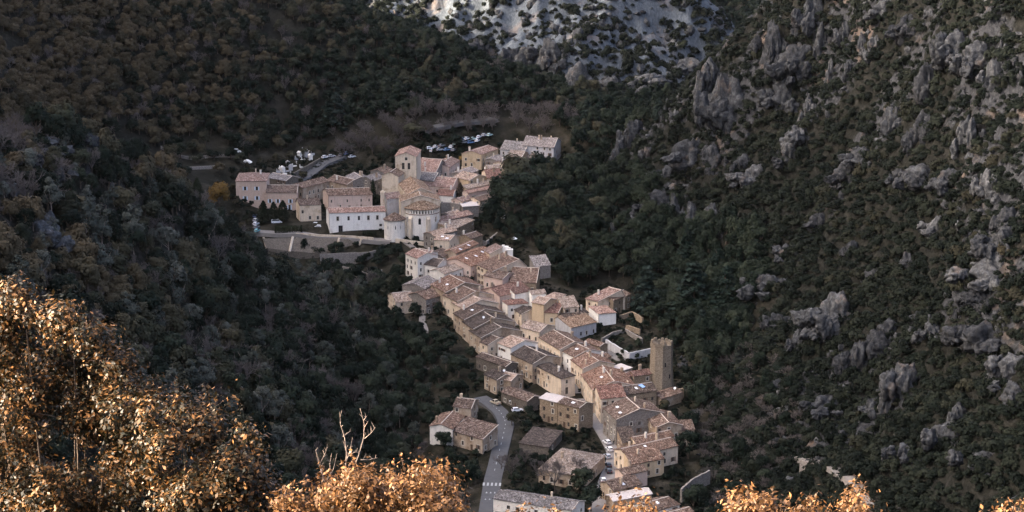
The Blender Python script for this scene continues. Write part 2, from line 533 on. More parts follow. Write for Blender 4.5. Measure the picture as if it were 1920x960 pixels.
HOUSES = []     # footprints, for keeping plants out
def house(label, C1, C0, C2, h, roof='L', wall='cream', tiles='t_brown', rf=0.5, pitch=17.0, dz=0.0, win=None, chim=None, sky=0, dish=0, name='house',
          cat='house', group='houses of the village', verge=True, shutters=None, winsize=None, doors=1, overhang=0.3, seed=None, storey=2.8, skip=0.25, jit=0.06):
    """near corner C0, left corner C1 and right corner C2 of the eaves, in survey pixels; h = eaves height"""
    rs = random.Random(seed if seed is not None else int(C0[0] * 13 + C0[1] * 7))
    c0, c1, c2 = at(*C0, h + dz), at(*C1, h + dz), at(*C2, h + dz)
    ze = c0.z
    # keep all three on the eaves plane of the near corner
    def onplane(p):
        a, b, c = ray(*p); t = (ze - CAM_H) / c
        return Vector((a * t, b * t, ze))
    c1, c2 = onplane(C1), onplane(C2)
    a = (c2 - c0).to_2d(); b = (c1 - c0).to_2d()
    # tidy the corner towards a right angle
    la, lb = a.length, b.length
    ang = a.angle_signed(b)          # clockwise negative
    cur = abs(ang)
    tgt = min(max(cur, R(80)), R(100))
    dlt = (tgt - cur)
    if la >= lb:
        b = Matrix.Rotation(dlt, 2) @ b
        if abs(abs(a.angle_signed(b)) - tgt) > 0.02: b = Matrix.Rotation(-2 * dlt, 2) @ b
    else:
        a = Matrix.Rotation(-dlt, 2) @ a
        if abs(abs(a.angle_signed(b)) - tgt) > 0.02: a = Matrix.Rotation(2 * dlt, 2) @ a
    b *= 1.0
    lb = max(lb, 3.0); la = max(la, 3.0)
    a = a.normalized() * la; b = b.normalized() * lb
    ctr = c0.to_2d() + a / 2 + b / 2
    yaw = math.atan2(a.y, a.x)
    zb = ze - h
    root = empty(name, (ctr.x, ctr.y, zb), yaw)
    tag(root, label, cat, group)
    HOUSES.append((ctr.x, ctr.y, 0.5 * math.hypot(la, lb), a.copy(), b.copy(), zb))
    rot = Matrix.Rotation(-yaw, 2)
    A = rot @ a; B = rot @ b
    O = -(A + B) / 2
    Pt = lambda s, t: O + A * s + B * t
    # roof profile
    tp = math.tan(R(pitch))
    if roof in ('L', 'SL', 'HL'):
        span = la
    else:
        span = lb
    if roof[0] == 'S': rf = 1.0
    run = span * (rf if rf >= 0.5 else 1 - rf)
    rise = 0.0 if roof == 'F' else min(run * tp, 4.6)
    def prof(u):
        if roof == 'F': return 0.0
        if rf >= 1.0: return rise * u
        return rise * u / rf if u <= rf else rise * (1 - u) / (1 - rf)
    def hz(s, t):
        u = s if roof in ('L', 'SL', 'HL') else t
        z = prof(u)
        if roof in ('HL', 'HR'):
            v, lv = (t, lb) if roof == 'HL' else (s, la)
            z = min(z, min(v, 1 - v) * lv * tp * 1.15)
        return z
    # walls
    mb = MB()
    cs = [(0, 0), (1, 0), (1, 1), (0, 1)]
    base = -3.5
    wins = []
    nst = max(1, int(round((h - 0.3) / storey)))
    ws = winsize or (0.95, 1.5)
    for e in range(4):
        s0, t0 = cs[e]; s1, t1 = cs[(e + 1) % 4]
        p0, p1 = Pt(s0, t0), Pt(s1, t1)
        L = (p1 - p0).length
        ops = []
        spec = None
        if win is not None:
            spec = win.get(e)
        elif e in (0, 3, 1):
            ncol = max(1, int(L / 3.1))
            spec = []
            for r_ in range(nst):
                for c_ in range(ncol):
                    if rs.random() < skip + (0.35 if e == 1 else 0): continue
                    u = (c_ + 0.5 + rs.uniform(-.12, .12)) / ncol * L
                    spec.append((u, 0.95 + r_ * storey + rs.uniform(-.15, .15), ws[0], ws[1] * (0.8 if r_ == nst - 1 else 1.0)))
        for (u, v, w_, h_) in (spec or []):
            if u - w_ / 2 < 0.25 or u + w_ / 2 > L - 0.25 or v + h_ > h - 0.15: continue
            ops.append((u - w_ / 2, u + w_ / 2, v, v + h_)); wins.append((e, u, v, round(w_, 2), round(h_, 2)))
        if doors and e == (3 if lb > la * .8 else 0) and win is None:
            u = L * rs.uniform(.3, .7)
            ops = [o for o in ops if o[2] > 2.35 or o[1] < u - .75 or o[0] > u + .75]
            wins = [w_ for w_ in wins if not (w_[0] == e and w_[2] <= 2.35 and abs(w_[1] - u) < 1.3)]
            ops.append((u - .55, u + .55, 0.0, 2.15)); wins.append((e, u, 0.0, 'door', 0))
        d, n, L = wall_panel(mb, p0, p1, base, h, ops)
        zt0, zt1 = hz(s0, t0), hz(s1, t1)
        us = [0, 1]
        along = e in (1, 3)
        if roof in ('L', 'R') and ((roof == 'L' and not along) or (roof == 'R' and along)) and 0 < rf < 1:
            us = [0, rf if e in (0, 1) else 1 - rf, 1]
        tops = [((p0 + (p1 - p0) * u), h + hz(s0 + (s1 - s0) * u, t0 + (t1 - t0) * u)) for u in us]
        if max(z for _, z in tops) > h + 0.02:
            vs = [(p0.x, p0.y, h), (p1.x, p1.y, h)] + [(q.x, q.y, z) for q, z in reversed(tops) if z > h + 0.01]
            mb.add(vs, [tuple(range(len(vs)))])
    wo = link('wall', mb.mesh('wall', M[wall]), root)
    # windows and doors
    for (e, u, v, w_, h_) in wins:
        s0, t0 = cs[e]; s1, t1 = cs[(e + 1) % 4]
        p0, p1 = Pt(s0, t0), Pt(s1, t1)
        d = (p1 - p0).normalized(); n = Vector((d.y, -d.x))
        q = p0 + d * u - n * 0.14
        rz = math.atan2(d.y, d.x)
        if w_ == 'door':
            link('door', door_mesh(), root, (q.x, q.y, v), (0, 0, rz)); continue
        fr, pa, sh, sl = window_meshes(w_, h_)
        wi = link('window', fr, root, (q.x, q.y, v), (0, 0, rz))
        link('pane', pa, wi)
        if w_ >= 0.8 and rs.random() < 0.5: link('surround', sl, wi)
        kind = shutters if shutters else ('shutter_brown' if rs.random() < 0.15 else None)
        if kind:
            for sx in (-1, 1):
                so = link('shutter', sh, wi, (sx * w_ * 0.78, -0.18, 0))
                if len(sh.materials) == 0: sh.materials.append(None)
                so.material_slots[0].link = 'OBJECT'; so.material_slots[0].material = M[kind]
    if rs.random() < 0.6:
        m = MB(); q = Pt(0, 0); m.tube([(q.x - .1, q.y - .06, -3), (q.x - .1, q.y - .06, h * .5), (q.x - .1, q.y - .06, h)], .07, 5)
        link('drainpipe', m.mesh('drainpipe', M['frame']), root)
    # roof slab on a fine wavy grid
    oa, ob = overhang / la, overhang / lb
    rowL = roof in ('L', 'SL', 'HL')
    na, nb = (max(4, int(la / 1.1)), 2 * max(4, int(lb / .62))) if rowL else (2 * max(4, int(la / .62)), max(4, int(lb / 1.1)))
    if roof == 'F': na, nb = max(4, int(la)), max(4, int(lb))
    S_ = list(np.linspace(-oa, 1 + oa, na + 1)); T_ = list(np.linspace(-ob, 1 + ob, nb + 1))
    if roof in ('L', 'HL') and 0 < rf < 1: S_ = sorted(S_ + [rf])
    if roof in ('R', 'HR') and 0 < rf < 1: T_ = sorted(T_ + [rf])
    V = []; 
    sag = rs.uniform(0.02, 0.16)
    for lay in (1, 0):
        for jt, t in enumerate(T_):
            for js, s in enumerate(S_):
                q = Pt(s, t)
                z = h + hz(s, t) if roof not in ('HL', 'HR') else h + hz(min(max(s, 0), 1), min(max(t, 0), 1)) - max(0, -s, s - 1) * la * tp * .5 - max(0, -t, t - 1) * lb * tp * .5
                v = t if roof in ('L', 'SL', 'HL') else s
                z -= sag * math.sin(math.pi * min(max(v, 0), 1)) * (hz(s, t) / (rise + 1e-6) if rise > 0 else 0)
                z += (0.20 if lay else 0.02) + (rs.uniform(-jit, jit) if lay else 0)
                if lay and roof != 'F': z += .05 if (jt if rowL else js) % 2 else -.05      # rows of canal tiles
                V.append((q.x, q.y, z))
    ns, ntt = len(S_), len(T_)
    F = []
    off = ns * ntt
    for j in range(ntt - 1):
        for i in range(ns - 1):
            k = j * ns + i
            F.append((k, k + 1, k + ns + 1, k + ns))
            F.append((off + k + ns, off + k + ns + 1, off + k + 1, off + k))
    for i in range(ns - 1):
        F.append((off + i, off + i + 1, i + 1, i)); k = (ntt - 1) * ns
        F.append((k + i, k + i + 1, off + k + i + 1, off + k + i))
    for j in range(ntt - 1):
        k = j * ns
        F.append((k, k + ns, off + k + ns, off + k)); k += ns - 1
        F.append((off + k, off + k + ns, k + ns, k))
    ro = link('roof', mesh('roof', V, F, M[tiles]), root)
    zr = lambda s, t: h + hz(s, t) + 0.18
    # ridge and verges bedded in pale mortar
    if roof in ('L', 'R') and 0 < rf < 1 and rise > 0.3:
        m = MB()
        ks = np.linspace(0, 1, 7)
        pts = [(Pt(rf, k) if roof == 'L' else Pt(k, rf)) for k in ks]
        m.tube([(q.x, q.y, h + rise + 0.18 - sag * math.sin(math.pi * k)) for q, k in zip(pts, ks)], 0.16, 5)
        link('ridge_tiles', m.mesh('ridge_tiles', M['ridge'] if rs.random() < 0.55 else M[tiles]), ro)
    if verge and roof in ('L', 'SL'):
        m = MB()
        us = [-oa, rf, 1 + oa] if rf < 1 else [-oa, 1 + oa]
        m.tube([(Pt(u, -ob * .8).x, Pt(u, -ob * .8).y, zr(u, 0) + 0.04) for u in us], 0.13, 5)
        link('verge', m.mesh('verge', M['ridge']), ro)
    nch = chim if chim is not None else rs.choice([0, 0, 1, 1, 2])
    for k in range(nch):
        s, t = rs.uniform(.15, .85), rs.uniform(.2, .85)
        q = Pt(s, t)
        link('chimney', chimney_mesh(rs.randrange(3)), ro, (q.x, q.y, zr(s, t) - 0.1), (0, 0, rs.choice([0, math.pi / 2])))
    for k in range(sky):
        if roof in ('L', 'SL', 'HL'): s, t = rf * rs.uniform(.3, .7), (k + .7) / (sky + .6)
        else: s, t = (k + .7) / (sky + .6), rf * rs.uniform(.3, .7)
        q = Pt(s, t)
        sl_ = math.atan2(rise, run) if run else 0
        rot_ = (0, -sl_, 0) if roof in ('L', 'SL', 'HL') else (sl_, 0, 0)
        link('skylight', SKYL, ro, (q.x, q.y, zr(s, t) - 0.02), rot_)
    for k in range(dish):
        s, t = rs.uniform(.1, .9), rs.uniform(.1, .5)
        q = Pt(s, t)
        link('satellite_dish', DISH, ro, (q.x, q.y, zr(s, t)), (0, 0, -yaw + rs.uniform(-.5, .5)))
    return root, Pt, zr

H = house
# --- north-west end of the lower street
H('tall narrow white house at the cliff-edge end of the row above the cypresses', (760.4, 475.8), (783, 485), (800, 475), 9.5, 'L', 'white', 't_rose', chim=1)
H('tall white house with a drainpipe and stacked small windows beside the dark roofed one', (787, 475), (801.6, 481.5), (821, 472.5), 9, 'L', 'white', 't_rose', chim=2)
H('white house with a dark brown roof and a small doorway below the apse', (802, 494.6), (819.8, 500), (843.7, 489), 7, 'L', 'white', 't_dark', chim=0)
H('low house with an old tan roof tucked under the dark brown roof', (826, 505), (833, 514), (868, 503), 6.5, 'R', 'white', 't_pale', chim=0)
H('cream house with two small windows in its end wall and skylights just below the apse', (813.5, 450.3), (842.7, 451.5), (861, 443.5), 6.5, 'L', 'cream', 't_pale', sky=2, chim=0,
  win={0: [(2.2, 3.2, .8, 1.0), (5.0, 3.2, .8, 1.0)], 3: [(3, 3, .9, 1.2)]})
H('long orange roofed house with two skylights behind the three-skylight roof', (840.6, 469.6), (855.2, 474.8), (898, 457), 7, 'R', 'tan', 't_orange', sky=2, chim=0)
H('low lean-to with a rough brown roof between the cream house and the white houses', (820, 478), (829, 482.5), (846, 474), 6, 'SR', 'tan', 't_brown', chim=0, doors=0)
H('broad orange roofed house with three skylights in a row beside the upper street', (852, 486), (883.4, 500), (935, 477), 7, 'R', 'rose', 't_orange', sky=3, chim=0, skip=.5)
H('small house with a rose roof set between raised parapet walls near the white terrace', (905, 469), (918.5, 476), (933, 470.5), 7.5, 'SL', 'cream', 't_rose', chim=0)
H('large cream house with a row of shuttered windows facing the narrow street', (900, 495.5), (923.5, 510), (986, 499), 8.5, 'L', 'cream', 't_brown', rf=.8, pitch=13, chim=2, shutters='shutter_brown', skip=0.05)
H('cream wing with a lower tiled roof attached to the shuttered house', (922.5, 514), (942, 524), (968, 514), 8, 'L', 'rose', 't_brown', chim=1)
H('brown stone house with a broad speckled roof at the edge of the dark wood', (957, 529), (1005, 531), (1012, 511), 7, 'L', 'stone', 't_brown', rf=.7, pitch=14, chim=1, skip=.6)
H('grey roofless looking stone block against the dark wood', (993, 492), (1003, 500.5), (1019, 494), 5, 'SR', 'grey', 't_grey', chim=0, skip=.6)
# --- west side of the street, far to near
H('broad gabled house with a bright orange roof and loose pale tiles', (811, 533), (836, 549), (907, 537), 7.5, 'L', 'tan', 't_orange', sky=1, chim=1)
H('narrow gabled house with pointed cream wall and brown roof in front of the orange one', (838, 552), (858, 566), (925, 553), 7.5, 'L', 'cream', 't_brown', chim=2)
H('gabled house with a bleached white roof and a tall white chimney', (857, 566), (869, 580), (935, 569), 7.2, 'L', 'cream', 't_pale', chim=1)
H('wide house with a patchy brown roof and one new orange patch', (855, 587), (871, 600), (947, 587), 6.8, 'L', 'tan', 't_dark', sky=1, chim=1)
H('dark roofed house with a grey dome cowl and paired arched windows over the trees', (871, 603), (888, 617), (966, 604), 6.8, 'L', 'tan', 't_dark', dish=1, chim=1)
H('house with a sunken roof terrace beside the white gabled house', (887, 619), (902, 634), (978, 621), 6.6, 'L', 'tan', 't_dark', chim=1)
H('low cream outbuilding with a dark lean-to roof beside the white gabled house', (900, 641), (915, 647.5), (957, 637), 6, 'L', 'cream', 't_dark', chim=0)
H('white gabled house with an arched attic window and pale roof', (933, 643), (958, 653), (1008, 643), 7, 'L', 'white_clean', 't_pale', chim=0,
  win={0: [(4.2, 3.9, .9, 1.3)], 3: [(2.5, .4, 1.1, 2.0), (3.0, 4.6, 2.2, 1.0)]})
H('long stone house with a weathered brown roof between the white and the hipped house', (958, 664), (999, 683), (1048, 670), 7, 'L', 'tan', 't_dark', chim=1)
H('cream house with a dark hipped roof and a white framed doorway in its end wall', (1004, 685.5), (1052, 710), (1078, 704), 7.2, 'HL', 'cream', 't_dark', chim=1,
  win={0: [(2.7, 4.9, 1.0, 1.3), (2.7, .9, 1.3, 2.6)], 3: [(2.5, 4.6, .9, 1.5), (2.5, 1.2, .8, 1.7), (5.4, 5.0, .5, .7), (6.5, .6, 1.0, 2.4), (8.6, 1.4, .8, 1.2), (9.8, 4.5, .9, 1.4)]})
H('rubble stone house with narrow windows above the parking ground', (1046, 755), (1086, 765.5), (1112, 757), 8.5, 'L', 'stone', 't_brown', chim=0, sky=1, skip=.4)
H('stone house under a smooth pale concrete roof', (1012, 746.5), (1045, 754.8), (1071, 747), 8, 'L', 'stone', 'concrete', chim=0, skip=.3)
H('long low outhouse with a crumbling brown roof above the parked white car', (940, 735), (988, 753), (1012, 744), 4.2, 'L', 'dark', 't_brown', chim=0, skip=.6)
H('dark roofed cottage with shadowed doorways above the roadside', (908, 702), (932, 713), (952, 703), 5.5, 'L', 'tan', 't_dark', chim=1, dish=1)
H('small cottage with a pale tan roof joined to the dark roofed cottage', (945, 708), (957.5, 715), (981, 704), 5.2, 'L', 'tan', 't_pale', chim=0)
H('long mossy outbuilding half hidden by trees above the cottages', (893, 669), (948, 688), (964, 680), 5, 'L', 'dark', 't_dark', chim=0, skip=.5)
# --- detached houses west of the road
H('upper brown roofed block of the house beside the bend of the road', (850, 762.5), (883, 766.5), (897, 750), 8, 'L', 'tan', 't_brown', chim=2)
H('white gabled wing of the house beside the bend of the road', (810, 797), (848, 805), (870, 781), 6, 'R', 'white', 't_brown', chim=1, win={3: [(4.2, 2.6, 1.3, 1.4)]})
H('lower brown roofed wing with dark doorways facing the road bend', (848, 808), (905, 824), (913, 808), 5, 'SL', 'tan', 't_brown', chim=0, pitch=14, skip=.1)
H('big old house with a sagging speckled hipped roof behind the bare trees', (1010, 880), (1092, 894), (1134, 854), 4.5, 'HL', 'tan', 't_pale', pitch=17, chim=1)
H('grey roofed house beside the zebra crossing at the bottom of the valley', (925, 935), (1072, 957), (1096, 940), 6.5, 'L', 'white', 't_grey', chim=1, pitch=16, winsize=(1.1, 1.4))
H('small shed with a flat dark roof edged with pale stone in the garden', (978, 829), (1028, 839.5), (1054, 809), 3, 'F', 'dark', 't_dark', chim=0, skip=.8, doors=0, name='shed', cat='shed')
H('small tan cottage alone on the slope left of the village', (727, 552), (743, 567.5), (779, 564), 5.5, 'R', 'cream', 't_pale', chim=0, dz=-3)
H('grey stone house with a square window at the ravine edge', (784, 530), (796, 542), (824, 528), 7.5, 'R', 'grey', 't_grey', chim=0, dz=-2)
H('tall grey walled house with two stacked dark windows over the ravine', (790, 549), (799, 562), (838, 551), 7, 'R', 'grey', 't_brown', chim=0, dz=-2)
# --- east side of the street, far to near
H('house with a long red roof running back from the street corner', (928, 541), (937, 556), (993, 542), 7, 'R', 'rose', 't_red', chim=2)
H('house with a round-cornered hipped roof of dark red tiles', (941.7, 564), (952.5, 572), (990, 568.5), 6.5, 'HR', 'white', 't_red', chim=0)
H('small bright white annexe between the red roofs', (959, 547), (966, 551.5), (991, 546.5), 7.4, 'SR', 'white_clean', 't_red', chim=0, doors=0, skip=.5)
H('white house with a pale tan roof in front of the dark wood', (990, 546), (997.5, 553), (1012, 547), 7.5, 'R', 'white_clean', 't_pale', chim=0)
H('small mossy roofed house beside the arched white doorway', (963, 579), (978, 589.5), (990, 581), 5.2, 'L', 'cream', 't_dark', chim=0)
H('tall ochre house with a blank side wall rising over the street', (997.5, 567), (1020, 571.5), (1044, 563), 10.5, 'L', 'ochre', 't_pale', chim=0, pitch=19,
  win={0: [(3.0, 6.0, .7, 1.2), (3.2, 3.0, .8, 1.3)], 3: []})
H('white house with a pale hipped roof at the top of the east row', (1024, 556), (1043, 561), (1061, 552.5), 9.5, 'HL', 'white_clean', 't_pale', chim=0)
H('house with a rusty red lean-to roof and a dark balcony', (1021, 586), (1046, 587), (1056, 579), 7.5, 'SL', 'ochre', 't_red', chim=0)
H('small cream block with three square windows under the wood', (1047, 569), (1057, 578), (1070, 571), 8.5, 'SR', 'cream', 't_pale', chim=0, skip=0)
H('house with a big dark weathered roof beside the yellow tiled one', (1047, 590), (1060, 596), (1103, 586), 6, 'R', 'cream', 't_dark', chim=1)
H('house with yellow speckled tiles and a mauve grey garden wall', (1056, 599), (1071, 615), (1118, 604), 5, 'R', 'bluegrey', 't_yellow', rf=.75, pitch=13, chim=0, skip=.7)
H('pale roofed cream house at the street corner below the ochre house', (997, 610.5), (1011, 623), (1040, 612), 7.5, 'L', 'cream', 't_pale', chim=0)
H('long street house with a brown red roof and a row of small windows', (1011, 633), (1050, 656), (1100, 645), 7.5, 'L', 'cream', 't_brown', chim=1, skip=.05)
H('street house whose bright white gable wall shows above its neighbour', (1050.5, 656.3), (1077.5, 670), (1131, 660), 7.5, 'L', 'white_clean', 't_brown', chim=1, sky=1, skip=.05)
H('small orange roofed outbuilding in the garden behind the long street house', (1096, 641), (1125, 650), (1138, 645), 4.2, 'L', 'stone', 't_orange', chim=0)
H('street house with a warm orange roof next below the white gable', (1079, 674), (1093, 692), (1152, 683), 7.8, 'L', 'cream', 't_orange', chim=2)
H('wide house with a mottled orange red roof and a round stone dormer', (1090, 702), (1112, 732), (1190, 723), 8, 'L', 'cream', 't_orange', sky=1, chim=2)
H('house with a speckled red brown lean-to roof on the street', (1115, 732), (1127, 748.5), (1171, 742), 8.8, 'R', 'cream', 't_red', rf=.8, pitch=14, chim=0)
H('long house with a dark roof carrying a blue tarpaulin beside the tower', (1156, 726), (1171.5, 741), (1231, 732.5), 7, 'R', 'stone', 't_dark', chim=1, sky=1)
H('low rusty roofed building at the foot of the tower', (1181, 697), (1189, 706), (1222, 701), 6, 'R', 'stone', 't_red', chim=1)
H('low stone shed with a plain brown roof right below the tower', (1228, 738), (1240, 748), (1278, 736), 3.6, 'R', 'tan', 't_brown', chim=0, dish=1, name='shed', cat='shed', skip=.9)
H('big gabled street house with a soot blackened end wall', (1131, 765), (1156, 787), (1243, 774), 9.5, 'L', 'grey', 't_brown', sky=2, chim=2, pitch=16)
H('tan house with two tall windows and a brown roof behind the blackened gable', (1208, 777.5), (1229, 803), (1266, 792), 8, 'L', 'tan', 't_brown', chim=1)
H('brown roofed house at the outer edge below the tower', (1250, 791), (1262, 809), (1294, 801), 6, 'R', 'tan', 't_brown', chim=0)
H('dark lean-to over stone columns beside the walking couple', (1157, 816), (1168, 830), (1187, 824), 6.2, 'SR', 'tan', 't_dark', chim=0)
H('house with a mossy tan roof and a pink verge above the long street roof', (1187, 820), (1194, 832), (1264, 818), 6.5, 'R', 'cream', 't_brown', chim=2)
H('long low house with a brown roof and pink flashing beside the parked cars', (1168, 841), (1177, 858), (1271, 836), 6, 'R', 'cream', 't_brown', chim=2, sky=1)
H('narrow house with ochre wall under the long street roof', (1176, 858), (1185, 871), (1245, 860), 5.5, 'SR', 'ochre', 't_brown', chim=1)
H('small house with broken roof and blue doors near the end of the street', (1163, 880), (1170, 892), (1214, 882), 5, 'R', 'rose', 't_brown', chim=1)
H('brown roofed house above the grey flat roof at the end of the street', (1145, 903), (1151, 921), (1203, 908), 5, 'R', 'tan', 't_brown', chim=1, sky=1)
H('house with smooth beige and grey roof planes at the end of the street', (1145, 928), (1150, 940), (1222, 926), 5, 'R', 'tan', 'concrete', chim=0)
H('long brown roofed house with a whitewashed rear wall at the bottom edge', (1180, 947), (1225, 959), (1274, 946), 5.5, 'R', 'white', 't_brown', chim=1, sky=1)
H('last brown roof of the row cut by the bottom of the picture', (1226, 966), (1242, 974), (1300, 959), 5, 'R', 'tan', 't_brown', chim=0)
# --- farmhouse above the tower garden
H('detached farmhouse with a long pink brown roof at the wood edge', (1098.5, 560), (1121.5, 566), (1172, 557), 6, 'L', 'cream', 't_rose', rf=.85, pitch=15, chim=1, skip=.4)
H('ivy grown stone wing of the farmhouse by the cedar', (1137, 556), (1150, 564), (1182, 552), 6, 'R', 'stone', 't_brown', chim=0)
H('bright white annexe with a thin tiled edge below the farmhouse', (1104, 579.5), (1123, 589), (1155, 586.5), 4.5, 'SR', 'white_clean', 't_rose', pitch=6, chim=0, skip=.8, doors=0)
# --- around the abbey
H('pink mansion block with blue shuttered windows on two floors', (442, 340), (499, 340), (505, 325), 12.5, 'HL', 'pink', 't_rose', pitch=14, chim=2, shutters='shutter_blue', doors=0,
  win={3: [(x, z, 1.1, 1.7) for x in (4.2, 9.6) for z in (3.8, 8.3)] + [(2.2, .6, .9, 1.6)], 0: []}, name='mansion', cat='mansion')
H('lower pink wing with blue shutters and a pale blue door joined to the mansion', (499.5, 361), (556, 361.5), (561, 349), 8.2, 'L', 'pink', 't_brown', pitch=14, chim=0, shutters='shutter_blue', doors=0,
  win={3: [(1.6, 3.4, 1.0, 1.7), (5.2, 3.4, 1.0, 1.7), (11.0, 3.4, 1.0, 1.7), (10.5, .3, 1.0, 2.2)], 0: []}, name='mansion', cat='mansion')
H('cream house with a spreading brown roof between mansion and abbey', (555, 378), (562, 385), (602, 384), 7.5, 'R', 'cream', 't_brown', rf=.7, chim=1, skip=.6)
H('cloister range with arched slit windows and a long brown roof behind the cypress', (600, 357.5), (616, 367), (698, 365), 7, 'R', 'rose', 't_brown', chim=0, winsize=(.6, 1.6), skip=.4)
H('long house with a pale ridge line behind the cloister range', (558, 346), (567, 353), (618, 340), 7.5, 'R', 'tan', 't_brown', chim=0)
H('brown roofed house with a wide low gable north of the cloister', (612, 338), (650, 347), (665, 339), 7, 'L', 'tan', 't_brown', chim=1)
H('grey house with a stubby chimney near the cemetery road', (648, 330.5), (662, 339), (676, 332.5), 8, 'L', 'grey', 't_grey', chim=2)
H('green grey house with many small windows beside the plane trees', (688, 333), (700, 340), (722, 333), 8, 'R', 'grey', 't_grey', chim=1, skip=0)
H('long low outbuilding behind the mansion beside the cemetery', (500, 333), (536, 339.5), (545, 332), 5, 'L', 'dark', 't_grey', chim=0, skip=.3)
H('rose roofed house beside the bell tower', (783, 319), (817, 323), (836, 308), 9, 'L', 'grey', 't_rose', rf=.6, chim=1)
H('house with a light pink roof right of the bell tower roofs', (814, 310), (842, 314), (862, 301), 8, 'R', 'rose', 't_rose', chim=2)
H('grey slab roofed house behind the nave', (786, 334), (812, 339.5), (830, 328), 7.5, 'L', 'grey', 't_grey', chim=1)
H('house with a bleached rose roof next to the rust coloured cypress', (800, 344), (848, 352), (864, 338), 6.5, 'L', 'rose', 't_rose', chim=2)
H('small white house with a bright red roof behind the apse', (820, 366), (849, 368), (857, 359), 5.5, 'L', 'white', 't_red', chim=1)
H('tan gabled house with a sandy wall right of the rust coloured cypress', (868, 330), (880, 339), (914, 332), 8, 'L', 'ochre', 't_pale', chim=1, skip=.6)
H('house with a dark red roof and white chimney by the large evergreen', (903, 322), (914, 334.5), (938, 331), 7.5, 'R', 'cream', 't_red', chim=2)
H('pink walled house with a wide dark opening under its roof', (867, 359), (878, 362.5), (930, 352), 6, 'R', 'rose', 't_rose', chim=0, win={0: [(3.6, 2.6, 2.6, 1.7), (7.0, 2.4, .8, 1.1)], 3: []})
H('sandy roofed house stepped above the pink walled one', (868, 349), (876, 354.5), (930, 343), 6.5, 'R', 'cream', 't_pale', chim=2)
H('grey roofed house with white gable bits behind the tan gabled one', (857, 324), (872, 329.5), (897, 319), 7, 'R', 'grey', 't_grey', chim=2)
H('small white box of a house above the dark red roof', (908, 312), (915, 317), (927, 312.5), 7, 'R', 'white_clean', 't_pale', chim=0)
H('small rose house between the white box and the large evergreen', (925, 317), (931, 321), (939, 316), 6.5, 'R', 'rose', 't_rose', chim=0)
H('tan house with a red roof above the golden bushes', (866, 288), (903, 290), (934, 279), 7, 'R', 'ochre', 't_rose', chim=2, skip=.5)
H('big grey stone farm with three upper windows at the head of the village', (985, 271), (1038, 277), (1052, 264), 8, 'L', 'bluegrey', 't_grey', chim=3, skip=.2)
H('long grey roofed range joined to the big grey farm', (953, 277), (983, 284), (1001, 271.5), 6, 'L', 'bluegrey', 't_grey', chim=1)
H('low white roofed shed below the big grey farm', (985, 293), (1008, 302), (1023, 297), 4, 'L', 'grey', 't_pale', chim=0)
H('small tan house left of the white roofed shed', (962, 290), (978, 294.5), (990, 287), 5, 'L', 'tan', 't_pale', chim=0)
H('long narrow roof climbing beside the apse with a white chimney', (820, 409), (826, 416), (887, 402), 6, 'R', 'grey', 't_rose', chim=1)
H('narrow stone house with a thin roof below the long narrow roof', (846, 422), (852, 430), (889, 413), 5.2, 'SR', 'stone', 't_pale', chim=1, pitch=10)
H('house with a patched pale roof in front of the apse', (809, 436), (815, 443), (857, 432), 6, 'R', 'grey', 't_pale', chim=1)
H('grey walled yard building with a white lintel box beside the wood', (861, 379), (868, 388), (896, 385), 5, 'F', 'grey', 'concrete', chim=0, skip=.7)

H('grey flat roofed yard building between the street roofs and the plot wall', (1148, 689), (1161, 697.5), (1185, 690), 5.5, 'F', 'grey', 'concrete', chim=0, skip=.5)
H('small brown roofed block tucked behind the white gable', (1124, 667), (1130, 674), (1146, 668), 6.5, 'R', 'tan', 't_brown', chim=1)
H('little brown roofed shed behind the wide mottled roof', (1158, 704), (1166, 711), (1186, 704.5), 6, 'R', 'tan', 't_red', chim=1)

H('small rose roofed house between the golden bushes and the grey farm', (938, 304), (948, 309), (963, 303), 6, 'R', 'cream', 't_rose', chim=1)
H('grey roofed cottage above the white box house', (918, 298), (932, 302), (946, 295), 6, 'R', 'grey', 't_grey', chim=1)
H('grey house in front of the plane trees left of the bell tower', (709, 319), (720, 324.5), (737, 318), 7, 'R', 'grey', 't_brown', chim=1)
H('tiny rose roofed house beneath the pink walled one', (858, 373), (866, 378.5), (886, 373), 5.2, 'R', 'rose', 't_rose', chim=1)
H('low brown roofed house at the foot of the dark evergreen clump', (893, 371), (900, 377.5), (924, 371), 5.2, 'R', 'cream', 't_brown', chim=0)
H('brown roofed cottage below the thin roofed stone house', (876, 441), (884, 448), (905, 441), 5, 'R', 'stone', 't_brown', chim=1)
H('small pale roofed house wedged behind the long narrow roof', (838, 400), (846, 405), (866, 399), 6, 'R', 'grey', 't_pale', chim=1)

# ------------------------------------------------------------------ terrain
def vnoise(x, y, seed=0):
    """smooth value noise on a unit lattice, 0..1"""
    xi = np.floor(x).astype(np.int64); yi = np.floor(y).astype(np.int64)
    fx = x - xi; fy = y - yi
    fx = fx * fx * (3 - 2 * fx); fy = fy * fy * (3 - 2 * fy)
    def h(a, b):
        n = (a * 374761393 + b * 668265263 + seed * 974634761) & 0xFFFFFFFF
        n = ((n ^ (n >> 13)) * 1274126177) & 0xFFFFFFFF
        return ((n ^ (n >> 16)) & 0xFFFF) / 65535.0
    a = h(xi, yi); b = h(xi + 1, yi); c = h(xi, yi + 1); d = h(xi + 1, yi + 1)
    return (a * (1 - fx) + b * fx) * (1 - fy) + (c * (1 - fx) + d * fx) * fy

def fbm(x, y, scale, octs=4, seed=0):
    s = 0.0; amp = 1.0; tot = 0.0; f = 1.0 / scale
    for o in range(octs):
        s = s + amp * vnoise(x * f, y * f, seed + o * 17); tot += amp
        amp *= 0.5; f *= 2.03
    return s / tot

